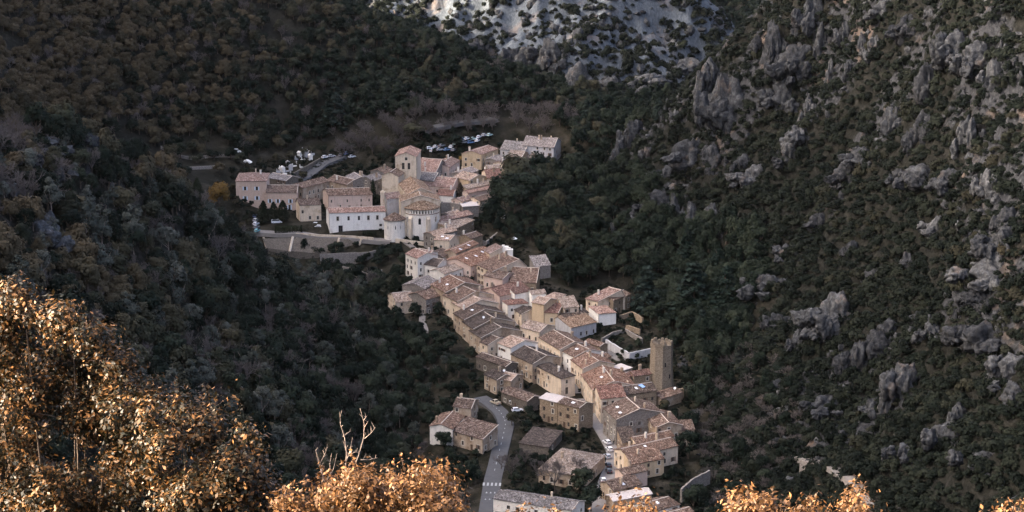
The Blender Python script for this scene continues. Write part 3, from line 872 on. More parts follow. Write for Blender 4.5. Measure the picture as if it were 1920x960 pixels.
CPTS = []
def cz(px, py, dz=0.0):
    CPTS.append(tuple(at(px, py, dz)))
def cy(px, py, Y):
    CPTS.append(tuple(atY(px, py, Y)))
def cw(x, y, z):
    CPTS.append((x, y, z))
# village floor
for p in [(1150, 960), (1145, 880), (1120, 800), (1060, 740), (1190, 800), (1000, 660), (1090, 665), (940, 590), (1040, 605), (890, 530),
          (960, 540), (850, 480), (920, 475), (800, 445), (860, 405), (780, 410), (700, 440), (640, 440), (560, 437), (500, 432), (470, 415),
          (480, 375), (540, 380), (640, 370), (720, 360), (800, 350), (900, 350), (860, 310), (960, 300), (700, 300), (600, 310), (520, 315),
          (1030, 290), (1240, 735), (1250, 850), (1250, 940), (1160, 605), (1200, 660), (930, 780), (925, 850), (916, 900), (910, 960), (870, 830),
          (1000, 820), (1050, 910), (900, 720), (880, 660), (850, 610), (820, 560), (800, 520), (780, 490), (760, 445), (1100, 560)]:
    cz(*p)
# ravine and gardens between village and wooded spur
for p in [(560, 492, -9), (640, 500, -8), (700, 500, -6), (720, 560, -6), (650, 560, -10), (760, 610, -6), (790, 680, -6), (700, 660, -10),
          (820, 740, -4), (760, 760, -9), (800, 850, -7), (740, 860, -9), (830, 930, -7), (760, 960, -9), (870, 900, -4), (500, 490, -6), (465, 470, -4)]:
    cz(*p)
# wooded spur on the west side
for p in [(0, 262, 640), (150, 278, 680), (230, 310, 705), (300, 345, 725), (380, 410, 755), (440, 465, 790), (0, 380, 590), (150, 400, 640), (300, 450, 690),
          (0, 500, 555), (150, 560, 590), (250, 600, 610), (400, 560, 705), (0, 700, 510), (250, 750, 560), (400, 700, 640), (0, 900, 470), (250, 900, 520), (500, 650, 700),
          (560, 580, 770), (500, 760, 640), (600, 680, 730), (620, 800, 670), (500, 900, 580), (650, 900, 625), (250, 990, 495), (500, 990, 545)]:
    cy(*p)
# terraces behind the spur and the wooded hill beyond
for p in [(200, 330, 950), (250, 300, 990), (350, 320, 985), (350, 285, 1020), (440, 300, 1010), (440, 340, 960), (100, 250, 940), (0, 240, 900), (300, 250, 1030),
          (0, 100, 985), (0, 0, 1030), (150, 130, 1020), (300, 130, 1070), (300, 0, 1120), (450, 220, 1055), (600, 250, 1065), (550, 150, 1090), (500, 40, 1140), (600, 60, 1135),
          (700, 220, 1070), (750, 150, 1105), (640, 0, 1175), (700, 42, 1165), (820, 75, 1155), (900, 112, 1145), (1000, 145, 1135), (1060, 172, 1128), (880, 190, 1090), (800, 240, 1055),
          (950, 215, 1085), (1050, 240, 1060), (1100, 265, 1030)]:
    cy(*p)
cw(-120, 830, 38); cw(-170, 800, 58); cw(-160, 870, 44); cw(-215, 820, 74)
# behind the wooded hill, then the far rocky mountain
for px, Y, z in [(640, 1240, 74), (760, 1225, 60), (880, 1215, 50), (1000, 1190, 40), (1080, 1170, 38)]:
    cw((px - 960) / FPX * Y * 1.015, Y, z)
for p in [(1100, 185, 1165), (1200, 200, 1150), (1300, 200, 1150), (1060, 130, 1190), (1200, 130, 1205), (1000, 95, 1225), (900, 60, 1260), (1300, 110, 1235), (1390, 95, 1265), (1100, 60, 1235),
          (1200, 40, 1245), (1310, 15, 1262), (1000, 20, 1258), (850, 10, 1300), (720, 0, 1330), (1050, -60, 1280), (1200, -60, 1272), (850, -80, 1360), (700, -90, 1400), (1000, -150, 1360)]:
    cy(*p)
for px, Y, z in [(1400, 1360, 30), (1330, 1400, 55), (1480, 1400, 10), (1420, 1500, 8), (1250, 1420, 100), (1000, 1480, 185), (750, 1520, 210)]:
    cw((px - 960) / FPX * Y * 1.01, Y, z)
for p in [(1400, 70, 1620), (1480, 20, 1750), (1400, 0, 1800), (1340, 10, 1780), (1450, -60, 1950), (1560, 0, 1780)]:
    cy(*p)
# eastern mountainside
for p in [(1300, 740, 738), (1290, 840, 690), (1300, 940, 645), (1330, 640, 790), (1300, 540, 850), (1180, 520, 880), (1080, 470, 905), (1010, 410, 930), (1040, 340, 985), (1090, 300, 1015),
          (1200, 430, 915), (1300, 420, 895), (1300, 300, 935), (1200, 330, 975), (1150, 292, 1010), (1200, 250, 1005), (1250, 208, 995), (1312, 158, 975), (1380, 112, 955), (1440, 58, 940), (1510, 5, 930),
          (1400, 250, 915), (1420, 150, 925), (1400, 400, 855), (1400, 560, 795), (1400, 700, 735), (1400, 850, 665), (1400, 950, 625),
          (1550, 900, 625), (1550, 700, 700), (1550, 500, 775), (1550, 300, 850), (1550, 120, 905), (1600, 0, 915),
          (1700, 940, 585), (1700, 750, 645), (1700, 550, 705), (1700, 350, 765), (1700, 150, 820), (1700, 0, 850), (1880, 940, 555), (1880, 750, 600), (1880, 550, 645), (1880, 350, 690), (1880, 150, 735), (1880, 0, 765), (1900, -120, 800), (1700, -120, 890)]:
    cy(*p)
for px, Y, z in [(1250, 1060, 42), (1320, 1060, 52), (1400, 1060, 66), (1500, 1050, 88), (1330, 1130, 36), (1500, 1150, 60), (1650, 1050, 130), (1600, 1250, 60), (1700, 1400, 60)]:
    cw((px - 960) / FPX * Y * 1.02, Y, z)
# the slope under the viewpoint
for x, y, z in [(0, 0, 223.6), (0, 25, 212.5), (-8, 25, 212.5), (8, 25, 212), (20, 30, 208), (-20, 28, 214), (0, 60, 192), (-40, 60, 198), (40, 60, 186), (0, 150, 140), (-60, 150, 150), (60, 150, 130), (0, 300, 72), (-70, 300, 100), (80, 300, 62),
                (0, 420, 36), (-70, 420, 66), (80, 420, 30), (0, 540, 6), (120, 520, 14), (140, 420, 60), (-120, 420, 84), (0, -60, 236), (-80, -20, 240), (80, -20, 220), (-160, 40, 226), (160, 40, 190)]:
    cw(x, y, z)
# country outside the frame: a high western ridge shaped to shade the valley and spare one far patch, and the eastern summit
for x, y, z in [(-200, 600, 150), (-262, 760, 140), (-186, 745, 78), (-192, 690, 92), (-205, 650, 122), (-235, 860, 92),
                (-430, 430, 380), (-440, 560, 430), (-450, 680, 460), (-455, 800, 475), (-460, 920, 480), (-460, 1040, 475), (-460, 1150, 450), (-460, 1205, 410), (-460, 1250, 310), (-460, 1290, 170), (-460, 1400, 120), (-340, 1320, 120), (-340, 1400, 130), (-460, 1550, 150), (-300, 700, 210), (-310, 900, 215), (-320, 1080, 215), (-290, 560, 215),
                (-400, 330, 300), (-340, 240, 205), (-320, 100, 200), (-320, -80, 215), (-545, 700, 470), (-545, 900, 480), (-545, 300, 300), (-545, 1100, 450), (-545, 1330, 170), (-545, 1500, 150), (-520, 1600, 190), (-250, 1500, 235),
                (230, 760, 190), (280, 620, 190), (260, 900, 200), (320, 1100, 210), (250, 480, 120), (250, 300, 120), (380, 800, 260), (400, 1400, 160), (330, 1800, 90), (100, 1900, 60), (150, 2200, 90), (300, 2200, 110), (-200, 1900, 240), (-500, 2000, 280), (500, 2000, 180), (500, 400, 180), (500, 0, 180), (-520, -100, 230), (0, -140, 240), (520, 1200, 240)]:
    cw(x, y, z)
CPTS = np.array(CPTS)
_P = CPTS[:, :2] / 100.0
def _K(d2):
    return np.where(d2 > 1e-12, 0.5 * d2 * np.log(np.maximum(d2, 1e-12)), 0.0)
_n = len(_P)
_A = np.zeros((_n + 3, _n + 3))
_A[:_n, :_n] = _K(((_P[:, None, :] - _P[None, :, :]) ** 2).sum(2)) + np.eye(_n) * 0.004
_A[:_n, _n] = 1; _A[:_n, _n + 1:] = _P
_A[_n, :_n] = 1; _A[_n + 1:, :_n] = _P.T
_W = np.linalg.solve(_A, np.concatenate([CPTS[:, 2], [0, 0, 0]]))

def tps(x, y):
    x = np.asarray(x, float).ravel() / 100.0; y = np.asarray(y, float).ravel() / 100.0
    out = np.empty(len(x))
    for i in range(0, len(x), 20000):
        d2 = (x[i:i + 20000, None] - _P[None, :, 0]) ** 2 + (y[i:i + 20000, None] - _P[None, :, 1]) ** 2
        out[i:i + 20000] = _K(d2) @ _W[:_n] + _W[_n] + _W[_n + 1] * x[i:i + 20000] + _W[_n + 2] * y[i:i + 20000]
    return out

VILLAGE_XY = np.array([tuple(at(*p)[:2]) for p in [(1150, 960), (1145, 880), (1120, 800), (1060, 740), (1190, 800), (1000, 660), (1090, 665), (940, 590), (1040, 605), (890, 530), (960, 540),
    (850, 480), (920, 475), (800, 445), (860, 405), (780, 410), (700, 440), (640, 440), (560, 437), (500, 432), (540, 380), (640, 370), (720, 360), (800, 350), (900, 350), (860, 310), (960, 300), (700, 300), (600, 310),
    (1030, 290), (1240, 735), (1250, 850), (1250, 940), (1160, 605), (1200, 660), (930, 780), (916, 900), (870, 830), (1000, 820), (1050, 910), (900, 720), (820, 560), (800, 520), (520, 315)]])

def wild(x, y):
    """0 in the village, 1 out on the hills"""
    d = np.full(x.shape, 1e9)
    for p in VILLAGE_XY:
        d = np.minimum(d, np.hypot(x - p[0], y - p[1]))
    return np.clip((d - 22) / 40.0, 0, 1)

def ground(x, y):
    x = np.asarray(x, float).ravel(); y = np.asarray(y, float).ravel()
    z = tps(x, y)
    w = wild(x, y) * np.clip((y - 120) / 200.0, 0.05, 1)
    east = np.clip((x - 20) / 40.0, 0, 1) * np.clip((1040 - y) / 60.0, 0, 1)
    far = np.clip((y - 1140) / 60.0, 0, 1)
    n1 = fbm(x, y, 38, 4, 3) - 0.5
    rid = np.abs(fbm(x, y, 22, 4, 9) - 0.5) * 2
    rid2 = np.abs(fbm(x + 0.4 * y, y, 9, 3, 29) - 0.5) * 2
    z = z + w * (n1 * 7.0 + east * ((0.35 - rid) * 11.0 + (0.3 - rid2) * 4.5) + far * ((0.35 - rid) * 16.0 + (0.3 - rid2) * 8.0))
    # every house stands on a levelled bit of ground
    ws = np.zeros(len(x)); zs = np.zeros(len(x))
    for h_ in HOUSES:
        ax, bx = h_[3], h_[4]
        r_ = max(9.0, h_[2] * 1.15)
        w_ = np.exp(-((x - h_[0]) ** 2 + (y - h_[1]) ** 2) / (r_ * r_))
        ws += w_; zs += w_ * h_[5]
    k_ = np.clip(ws * 1.6, 0, 1)
    return np.where(ws > 1e-3, z * (1 - k_) + zs / np.maximum(ws, 1e-6) * k_, z)

def ground1(x, y):
    return float(ground([x], [y])[0])

def grade(segs):
    out = []
    for a, b, d in segs:
        out += list(np.arange(a, b, d))
    return np.array(out + [segs[-1][1]], float)
gx = grade([(-560, -300, 13), (-300, -160, 6), (-160, 260, 2.4), (260, 560, 13)])
gy = grade([(-160, 0, 12), (0, 60, 4), (60, 420, 10), (420, 1000, 2.8), (1000, 1340, 3.2), (1340, 1700, 9), (1700, 2300, 22)])
GX, GY = np.meshgrid(gx, gy)
GZ = ground(GX, GY).reshape(GX.shape)
nx, ny = len(gx), len(gy)
idx = np.arange(nx * ny).reshape(ny, nx)
faces = np.stack([idx[:-1, :-1], idx[:-1, 1:], idx[1:, 1:], idx[1:, :-1]], -1).reshape(-1, 4)

def gz(x, y):
    """bilinear height on the built terrain"""
    x = np.asarray(x, float); y = np.asarray(y, float)
    i = np.clip(np.searchsorted(gx, x) - 1, 0, nx - 2); j = np.clip(np.searchsorted(gy, y) - 1, 0, ny - 2)
    fx = np.clip((x - gx[i]) / (gx[i + 1] - gx[i]), 0, 1); fy = np.clip((y - gy[j]) / (gy[j + 1] - gy[j]), 0, 1)
    return (GZ[j, i] * (1 - fx) + GZ[j, i + 1] * fx) * (1 - fy) + (GZ[j + 1, i] * (1 - fx) + GZ[j + 1, i + 1] * fx) * fy

def hit(px, py, y0=400.0, y1=2200.0):
    """first point of the terrain seen at a pixel"""
    a, b, c = ray(px, py)
    Y = np.arange(y0, y1, 1.5)
    X = a / b * Y
    Z = CAM_H + c / b * Y
    k = np.nonzero(gz(X, Y) >= Z)[0]
    if len(k) == 0:
        return None
    i = k[0]
    return Vector((X[i], Y[i], float(gz(X[i], Y[i]))))

def m_terrain():
    # limestone ground: dark humus between the bushes, weathered rock where it breaks through, pale scree on the far mountain
    m, nt, b = new_mat('hillside_ground', 0.95, 0.04)
    wc = world_co(nt)
    at_ = nt.nodes.new('ShaderNodeAttribute'); at_.attribute_name = 'rock'
    n1 = noise(nt, wc, 0.05, 5, 0.6)
    n2 = noise(nt, wc, 0.35, 5, 0.65)
    n3 = noise(nt, world_co(nt, (1, 1, 0.35)), 0.9, 4, 0.7)
    g = nt.nodes.new('ShaderNodeNewGeometry')
    sep = nt.nodes.new('ShaderNodeSeparateXYZ'); nt.links.new(g.outputs['Normal'], sep.inputs[0])
    soil = ramp(nt, n2, [(0.25, (0.0063, 0.0063, 0.0052)), (0.5, (0.0136, 0.0136, 0.0111)), (0.8, (0.0342, 0.0325, 0.0273))])
    rock = ramp(nt, n3, [(0.2, (0.0086, 0.0090, 0.0098)), (0.5, (0.0332, 0.0343, 0.0366)), (0.8, (0.0858, 0.0882, 0.0920))])
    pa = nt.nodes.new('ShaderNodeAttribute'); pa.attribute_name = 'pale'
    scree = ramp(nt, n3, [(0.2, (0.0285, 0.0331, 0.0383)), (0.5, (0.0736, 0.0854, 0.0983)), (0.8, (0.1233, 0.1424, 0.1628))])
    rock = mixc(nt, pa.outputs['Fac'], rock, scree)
    rust = ramp(nt, n1, [(0.56, 0.0), (0.75, 0.45)])
    rock = mixc(nt, rust, rock, (0.30, 0.20, 0.13))
    s = ramp(nt, sep.outputs['Z'], [(0.62, 1.0), (0.9, 0.0)])
    mm = nt.nodes.new('ShaderNodeMath'); mm.operation = 'MULTIPLY_ADD'
    nt.links.new(s, mm.inputs[0]); mm.inputs[1].default_value = 0.22; nt.links.new(at_.outputs['Fac'], mm.inputs[2])
    ad = nt.nodes.new('ShaderNodeMath'); ad.operation = 'MULTIPLY_ADD'
    nt.links.new(n2, ad.inputs[0]); ad.inputs[1].default_value = 0.9; nt.links.new(mm.outputs[0], ad.inputs[2])
    fac = ramp(nt, ad.outputs[0], [(0.78, 0.0), (1.05, 1.0)])
    ta = nt.nodes.new('ShaderNodeAttribute'); ta.attribute_name = 'tilled'
    n5 = noise(nt, wc, 0.13, 4, 0.6)
    garden = ramp(nt, n5, [(0.3, (0.0079, 0.0090, 0.0050)), (0.5, (0.0236, 0.0214, 0.0146)), (0.75, (0.0619, 0.0535, 0.0405))])
    soil = mixc(nt, ta.outputs['Fac'], soil, garden)
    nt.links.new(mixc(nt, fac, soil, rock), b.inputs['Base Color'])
    bump(nt, b, n3, 0.8, 1.2)
    return m
terrain_me = mesh('terrain', np.stack([GX, GY, GZ], -1).reshape(-1, 3), faces, m_terrain(), smooth=True)
rock_w = (0.08 + (0.62 * np.clip((fbm(GX, GY, 34, 4, 91) - .54) * 9, 0, 1) - 0.08) * np.clip((GX - 40) / 60.0, 0, 1) * np.clip((1060 - GY) / 60.0, 0, 1) + 0.72 * np.clip((GY - 1150) / 40.0, 0, 1) * np.clip((1500 - GY) / 60, 0, 1)).ravel()
ra = terrain_me.attributes.new('rock', 'FLOAT', 'POINT')
ra.data.foreach_set('value', rock_w.astype(np.float32))
pl_ = terrain_me.attributes.new('pale', 'FLOAT', 'POINT')
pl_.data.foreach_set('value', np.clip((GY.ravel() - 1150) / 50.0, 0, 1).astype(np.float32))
va = terrain_me.attributes.new('tilled', 'FLOAT', 'POINT')
va.data.foreach_set('value', (1 - wild(GX.ravel(), GY.ravel())).astype(np.float32))
tag(link('terrain', terrain_me), kind='structure')

# ------------------------------------------------------------------ abbey church
def adopt(new_root, root, prefix):
    """turn the walls and roof of one built volume into parts of a larger building"""
    bpy.context.view_layer.update()
    mi = new_root.matrix_world.inverted() @ root.matrix_world
    for c in [o for o in root.children]:
        ml = c.matrix_local.copy()
        c.parent = new_root
        c.matrix_parent_inverse = Matrix.Identity(4)
        c.matrix_local = mi @ ml
        if c.name.split('.')[0] in ('wall', 'roof'):
            c.name = prefix + '_' + c.name.split('.')[0]
    bpy.data.objects.remove(root)

ch_c = at(790, 440, 0)
church = empty('abbey_church', (ch_c.x, ch_c.y, ch_c.z), 0)
tag(church, 'Romanesque stone abbey church with a round arcaded apse and square gabled bell tower', 'church')
r_, Ptn, zr_ = H('x', (747, 344), (765, 366), (802, 359), 15, 'L', 'ashlar', 't_yellow', pitch=24, chim=0, win={}, doors=0)
adopt(church, r_, 'nave')
r_, Ptc, zrc = H('x', (748, 368), (752, 379), (825.5, 377), 15, 'L', 'ashlar', 't_yellow', pitch=17, chim=0, win={0: [(5.0, 13.2, .6, .8), (8.6, 13.6, .5, 1.0), (12.2, 13.2, .6, .8)]}, doors=0)
choir_m = r_.matrix_basis.copy(); choir_loc = r_.location.copy(); choir_yaw = r_.rotation_euler.z
adopt(church, r_, 'choir')
r_, _, _ = H('x', (741, 293), (780.5, 294), (789, 281), 22, 'R', 'ashlar', 't_rose', pitch=20, chim=0, doors=0,
   win={3: [(3.7, 16.0, 1.25, 3.0), (6.4, 16.0, 1.25, 3.0), (5.1, 20.2, 1.2, 1.4)], 0: []})
# the bell tower roof falls to both sides of its front gable
adopt(church, r_, 'bell_tower')
r_, _, _ = H('x', (734, 325), (747, 331), (758, 324), 16, 'R', 'ashlar', 't_brown', pitch=22, chim=0, win={}, doors=0)
adopt(church, r_, 'stair_turret')
r_, _, _ = H('x', (721, 368), (726, 373.5), (752, 371), 12.5, 'SR', 'bluegrey', 't_rose', pitch=12, chim=0, win={}, doors=0)
adopt(church, r_, 'transept')

def apse(px, py, rad, h, npan, arcade, wins, rise, prefix, mat, yaw=0.0):
    c = at(px, py, h)
    z0 = c.z - h
    loc = Vector((c.x, c.y, z0)) - ch_c
    pts = [(rad * math.cos(math.pi + math.pi * k / npan), rad * math.sin(math.pi + math.pi * k / npan)) for k in range(npan + 1)]
    mb = MB(); wl = []
    for k in range(npan):
        L = math.hypot(pts[k + 1][0] - pts[k][0], pts[k + 1][1] - pts[k][1])
        ops = []
        if arcade:
            ops.append((L * .22, L * .78, h - 2.1, h - 0.75)); ops.append((L * .32, L * .68, h - 0.75, h - 0.5))
        for (kk, v, w_, h_) in wins:
            if kk == k:
                ops.append((L / 2 - w_ / 2, L / 2 + w_ / 2, v, v + h_)); wl.append((k, v, w_, h_))
                ops.append((L / 2 - w_ * .3, L / 2 + w_ * .3, v + h_, v + h_ + .35))
        wall_panel(mb, pts[k], pts[k + 1], -5.0, h, ops, 0.55)
    link(prefix + '_wall', mb.mesh(prefix + '_wall', M[mat]), church, loc, (0, 0, yaw))
    # dark niches and glazing behind the openings
    back = MB()
    r2 = rad - 0.5
    back.lathe([(r2, h - 2.3), (r2, h - 0.3)], npan, 0, math.pi, 2 * math.pi)
    if arcade:
        link(prefix + '_niche_backs', back.mesh(prefix + '_niches', M['dark']), church, loc, (0, 0, yaw))
        cor = MB()
        cor.lathe([(rad + .02, h - .42), (rad + .35, h - .2), (rad + .35, h + .02), (rad - .2, h + .02)], npan, 0, math.pi, 2 * math.pi)
        cor.lathe([(rad + .01, h - 2.5), (rad + .16, h - 2.45), (rad + .16, h - 2.25), (rad + .01, h - 2.2)], npan, 0, math.pi, 2 * math.pi)
        link(prefix + '_cornice', cor.mesh(prefix + '_cornice', M['t_yellow']), church, loc, (0, 0, yaw))
    for (k, v, w_, h_) in wl:
        t = math.pi + math.pi * (k + .5) / npan
        g = MB(); g.box(-w_ / 2 - .3, w_ / 2 + .3, 0, .05, -.2, h_ + .6)
        rr = rad - 0.5
        wo = link('window', g.mesh('window', M['pane']), church, loc + Matrix.Rotation(yaw, 3, 'Z') @ Vector((rr * math.cos(t), rr * math.sin(t), v)), (0, 0, yaw + t + math.pi / 2))
    ro = MB()
    prof = []
    for i in range(9):
        f = i / 8
        prof.append(((rad + .45) * (1 - f) + 0.02, h + .05 + rise * f + 0.12 * math.sin(f * math.pi)))
    ro.lathe(prof, npan * 2, 0, math.pi - 0.03, 2 * math.pi + 0.03)
    ro.lathe([(rad + .45, h - .12), (rad + .45, h + .05)], npan * 2, 0, math.pi - .03, 2 * math.pi + .03)
    ro.lathe([(rad - .1, h - .12), (rad + .45, h - .12)], npan * 2, 0, math.pi - .03, 2 * math.pi + .03)
    rsd = random.Random(3)
    ro.v = [(x, y, z + rsd.uniform(-.06, .06)) for x, y, z in ro.v]
    link(prefix + '_roof', ro.mesh(prefix + '_roof', M['t_yellow' if arcade else 't_brown']), church, loc, (0, 0, yaw))
    return loc
la_ = apse(791, 386.5, 7.9, 12.2, 18, True, [(3, 6.0, 1.1, 2.4), (8, 5.4, 1.2, 2.6), (14, 6.0, 1.1, 2.4), (6, -1.2, .8, 1.6), (11, -1.2, .8, 1.6)], 3.9, 'apse', 'white')
apse(740, 410, 4.7, 8.2, 12, False, [(3, 4.2, .45, 1.5), (6, 4.2, .45, 1.5), (8, 4.2, .45, 1.5)], 3.0, 'side_apse', 'white')
for t in (R(236), R(292)):
    b_ = MB(); b_.box(-0.8, 0.8, -1.2, .6, -5, 8.0)
    b_.add([(-.8, -1.2, 8.0), (.8, -1.2, 8.0), (.8, .6, 8.0), (-.8, .6, 8.0), (-.8, .4, 9.4), (.8, .4, 9.4)], [(0, 1, 5, 4), (2, 3, 4, 5), (0, 4, 3), (1, 2, 5)])
    link('buttress', b_.mesh('buttress', M['ashlar']), church, la_ + Vector((7.9 * math.cos(t), 7.9 * math.sin(t), 0)), (0, 0, t + math.pi / 2))

# tall stone pillar rising between convent and church
pl = at(717.5, 388, 8)
m = MB(); m.box(-.85, .85, -.8, .8, -8, 6.5); m.box(-1.0, 1.0, -.95, .95, 6.5, 6.9); m.box(-.5, .5, -.5, .5, 6.9, 7.5)
tag(link('stone_pier', m.mesh('stone_pier', M['ashlar']), None, pl), 'tall bare stone pier between the white convent and the church', 'pier')

H('white convent building with five upper windows and an arched doorway beside the apse', (611.5, 391.5), (617.8, 399.5), (723, 396.5), 9.2, 'R', 'white_clean', 't_rose', pitch=17, chim=0, doors=0,
  win={0: [(x, 5.6, 1.0, 1.9) for x in (3.6, 8.4, 13.0, 17.2, 21.2)] + [(4.8, 0.0, 1.9, 3.4), (22.6, 2.5, 1.2, 1.1), (22.6, .4, 1.2, 1.1)], 3: []}, name='convent', cat='convent')

# ------------------------------------------------------------------ prison tower
def prison_tower():
    h = 17.0
    c0, c1, c2 = at(1236.5, 650, h), at(1223, 641, h), at(1265.5, 645.5, h)
    ze = c0.z
    def op(p):
        a, b, c = ray(*p); t = (ze - CAM_H) / c
        return Vector((a * t, b * t, ze))
    c1, c2 = op((1223, 641.5)), op((1265.5, 645.8))
    a = (c2 - c0); b = (c1 - c0)
    a2 = a.to_2d(); yaw = math.atan2(a2.y, a2.x)
    wa = a2.length * 1.14; wb = wa
    n = Vector((-math.sin(yaw), math.cos(yaw), 0))
    ctr = c0 + a / 2 + n * wb / 2
    root = empty('watch_tower', (ctr.x, ctr.y, ze - h), yaw)
    tag(root, 'square brown stone watch tower with broken battlements at the village edge', 'tower')
    HOUSES.append((ctr.x, ctr.y, wa * .7, a2, n.to_2d() * wb, ze - h))
    x, y = wa / 2, wb / 2
    mb = MB()
    cf = 0.27
    def ring(hx, hy, c):
        return [(-hx + c, -hy), (hx - c, -hy), (hx, -hy + c), (hx, hy - c), (hx - c, hy), (-hx + c, hy), (-hx, hy - c), (-hx, -hy + c)]
    c_ = wa * cf
    zs_ = [-6, 3, 8, h - 1.2, h]
    bat = [.45, .22, .1, 0, .12]
    out_ = [ring(x + q, y + q, c_) for q in bat]
    rs = random.Random(5)
    vs = [(p[0] + rs.uniform(-.06, .06), p[1] + rs.uniform(-.06, .06), z_) for R_, z_ in zip(out_, zs_) for p in R_]
    k = .9
    vs += [(p[0], p[1], h) for p in ring(x - k, y - k, c_ - .35)] + [(p[0], p[1], h - 2.2) for p in ring(x - k, y - k, c_ - .35)]
    fs = [(r * 8 + i, r * 8 + (i + 1) % 8, r * 8 + 8 + (i + 1) % 8, r * 8 + 8 + i) for r in range(6) for i in range(8)]
    fs.append(tuple(48 + i for i in range(8)))
    mb.add(vs, fs)
    link('wall', mb.mesh('wall', M['tower']), root)
    top = ring(x - .33, y - .33, c_ - .15)
    for i in range(8):
        p, q = Vector(top[i]), Vector(top[(i + 1) % 8]); L_ = (q - p).length; d = (q - p).normalized()
        for t in ((.5,) if L_ < 2.6 else (.22, .74)):
            if rs.random() < .12: continue
            c = p.lerp(q, t); hh = rs.uniform(.5, 1.7); w_ = rs.uniform(.45, .7)
            mm = MB(); mm.prism([(-w_, -.4), (w_, -.42), (w_ - .08, .4), (-w_ + .05, .38)], 0, hh * .7); mm.prism([(-w_ + .06, -.38), (w_ - rs.uniform(.1, .5), -.36), (w_ - .3, .35), (-w_ + .1, .33)], hh * .7, hh)
            link('merlon', mm.mesh('merlon', M['tower']), root, (c.x, c.y, h), (0, 0, math.atan2(d.y, d.x)))
    dk = MB(); dk.box(-.25, .25, -.02, .02, 0, 1.6)
    link('arrow_slit', dk.mesh('arrow_slit', M['pane']), root, (-x * .2, -y - .13, 9.0), (0, 0, 0))
    link('arrow_slit', dk.mesh('arrow_slit', M['pane']), root, (x * .3, -y - .2, 4.5), (0, 0, 0))
prison_tower()

# ------------------------------------------------------------------ walls, terraces, roads
def stone_wall(label, pts, h, th=0.6, mat='grey', name='stone_wall', lift=0.0, cat='wall', group=None, terr=True):
    P = []
    for i in range(len(pts) - 1):
        n = 6
        for k in range(n + (1 if i == len(pts) - 2 else 0)):
            f = k / n
            P.append((pts[i][0] + (pts[i + 1][0] - pts[i][0]) * f, pts[i][1] + (pts[i + 1][1] - pts[i][1]) * f))
    W = [at(p[0], p[1], lift) for p in P]
    rs = random.Random(int(pts[0][0] + pts[0][1]))
    o = W[0].copy()
    mb = MB()
    vs = []
    for i, w in enumerate(W):
        d = (W[min(i + 1, len(W) - 1)] - W[max(i - 1, 0)]).to_2d().normalized()
        n = Vector((d.y, -d.x)) * th / 2
        zt = w.z + h + rs.uniform(-.12, .12)
        q = w - o
        vs += [(q.x + n.x * 1.2, q.y + n.y * 1.2, q.z - 3), (q.x + n.x, q.y + n.y, zt - o.z), (q.x - n.x, q.y - n.y, zt - o.z), (q.x - n.x * 1.2, q.y - n.y * 1.2, q.z - 3)]
    fs = []
    for i in range(len(W) - 1):
        for k in range(3):
            fs.append((i * 4 + k, i * 4 + 4 + k, i * 4 + 5 + k, i * 4 + 1 + k))
    fs.append((0, 1, 2, 3)); e = (len(W) - 1) * 4; fs.append((e + 3, e + 2, e + 1, e))
    mb.add(vs, fs)
    return tag(link(name, mb.mesh(name, M[mat]), None, o), label, cat, group, 'thing')

stone_wall('long dry stone wall climbing from the roofs towards the dark wood', [(884, 452), (912, 459), (938, 437)], 1.6, .7, 'grey')
stone_wall('pale garden wall curving round the grassy plot below the farmhouse', [(1128, 640), (1150, 628), (1172, 622), (1204, 640)], 1.2, .6, 'grey')
stone_wall('whitish plot wall running from the orange outbuilding to the tower', [(1136, 648), (1158, 662), (1180, 674), (1222, 665)], 2.6, .6, 'bluegrey')
stone_wall('low garden wall right of the farmhouse annexe', [(1160, 600), (1185, 592), (1205, 604)], 1.8, .6, 'stone')
stone_wall('rough stone wall on the far side of the plot behind the tower', [(1174, 616), (1200, 624)], 1.5, .6, 'stone')
stone_wall('flat topped yard wall reaching out to the right below the tower', [(1196, 757), (1240, 752), (1281, 744)], 3.2, .7, 'tan')
stone_wall('grey blind wall between the apse and the small red roof', [(827, 398), (845, 397), (864, 401)], 4.5, .8, 'grey')
stone_wall('low pale wall along the terrace path below the apse', [(742, 451), (772, 455), (806, 459)], 1.0, .5, 'ashlar')
stone_wall('pale parapet edging the convent forecourt', [(555, 441), (600, 443), (660, 446), (700, 449)], 0.9, .5, 'ashlar')
stone_wall('retaining wall of the garden beds under the terrace', [(600, 486), (640, 484), (690, 482), (735, 470)], 2.2, .6, 'grey', lift=-4)
stone_wall('broken stone wall in the gardens above the small tan cottage', [(640, 505), (668, 512), (690, 520), (716, 512)], 1.6, .6, 'grey', lift=-5)
stone_wall('cemetery wall beside the rising asphalt road', [(540, 337), (565, 323), (600, 303)], 1.8, .6, 'dark')
stone_wall('curving pale wall along the track at the foot of the eastern slope', [(1500, 872), (1545, 880), (1590, 905), (1628, 936)], 1.6, .7, 'grey', lift=9)
stone_wall('pale stone wall beside the house end on the eastern edge', [(1277, 925), (1300, 905), (1330, 890)], 1.5, .6, 'grey', lift=4)
stone_wall('wall above the car park near the bare planes', [(848, 232), (890, 222), (935, 219)], 3.2, .7, 'grey', lift=4)
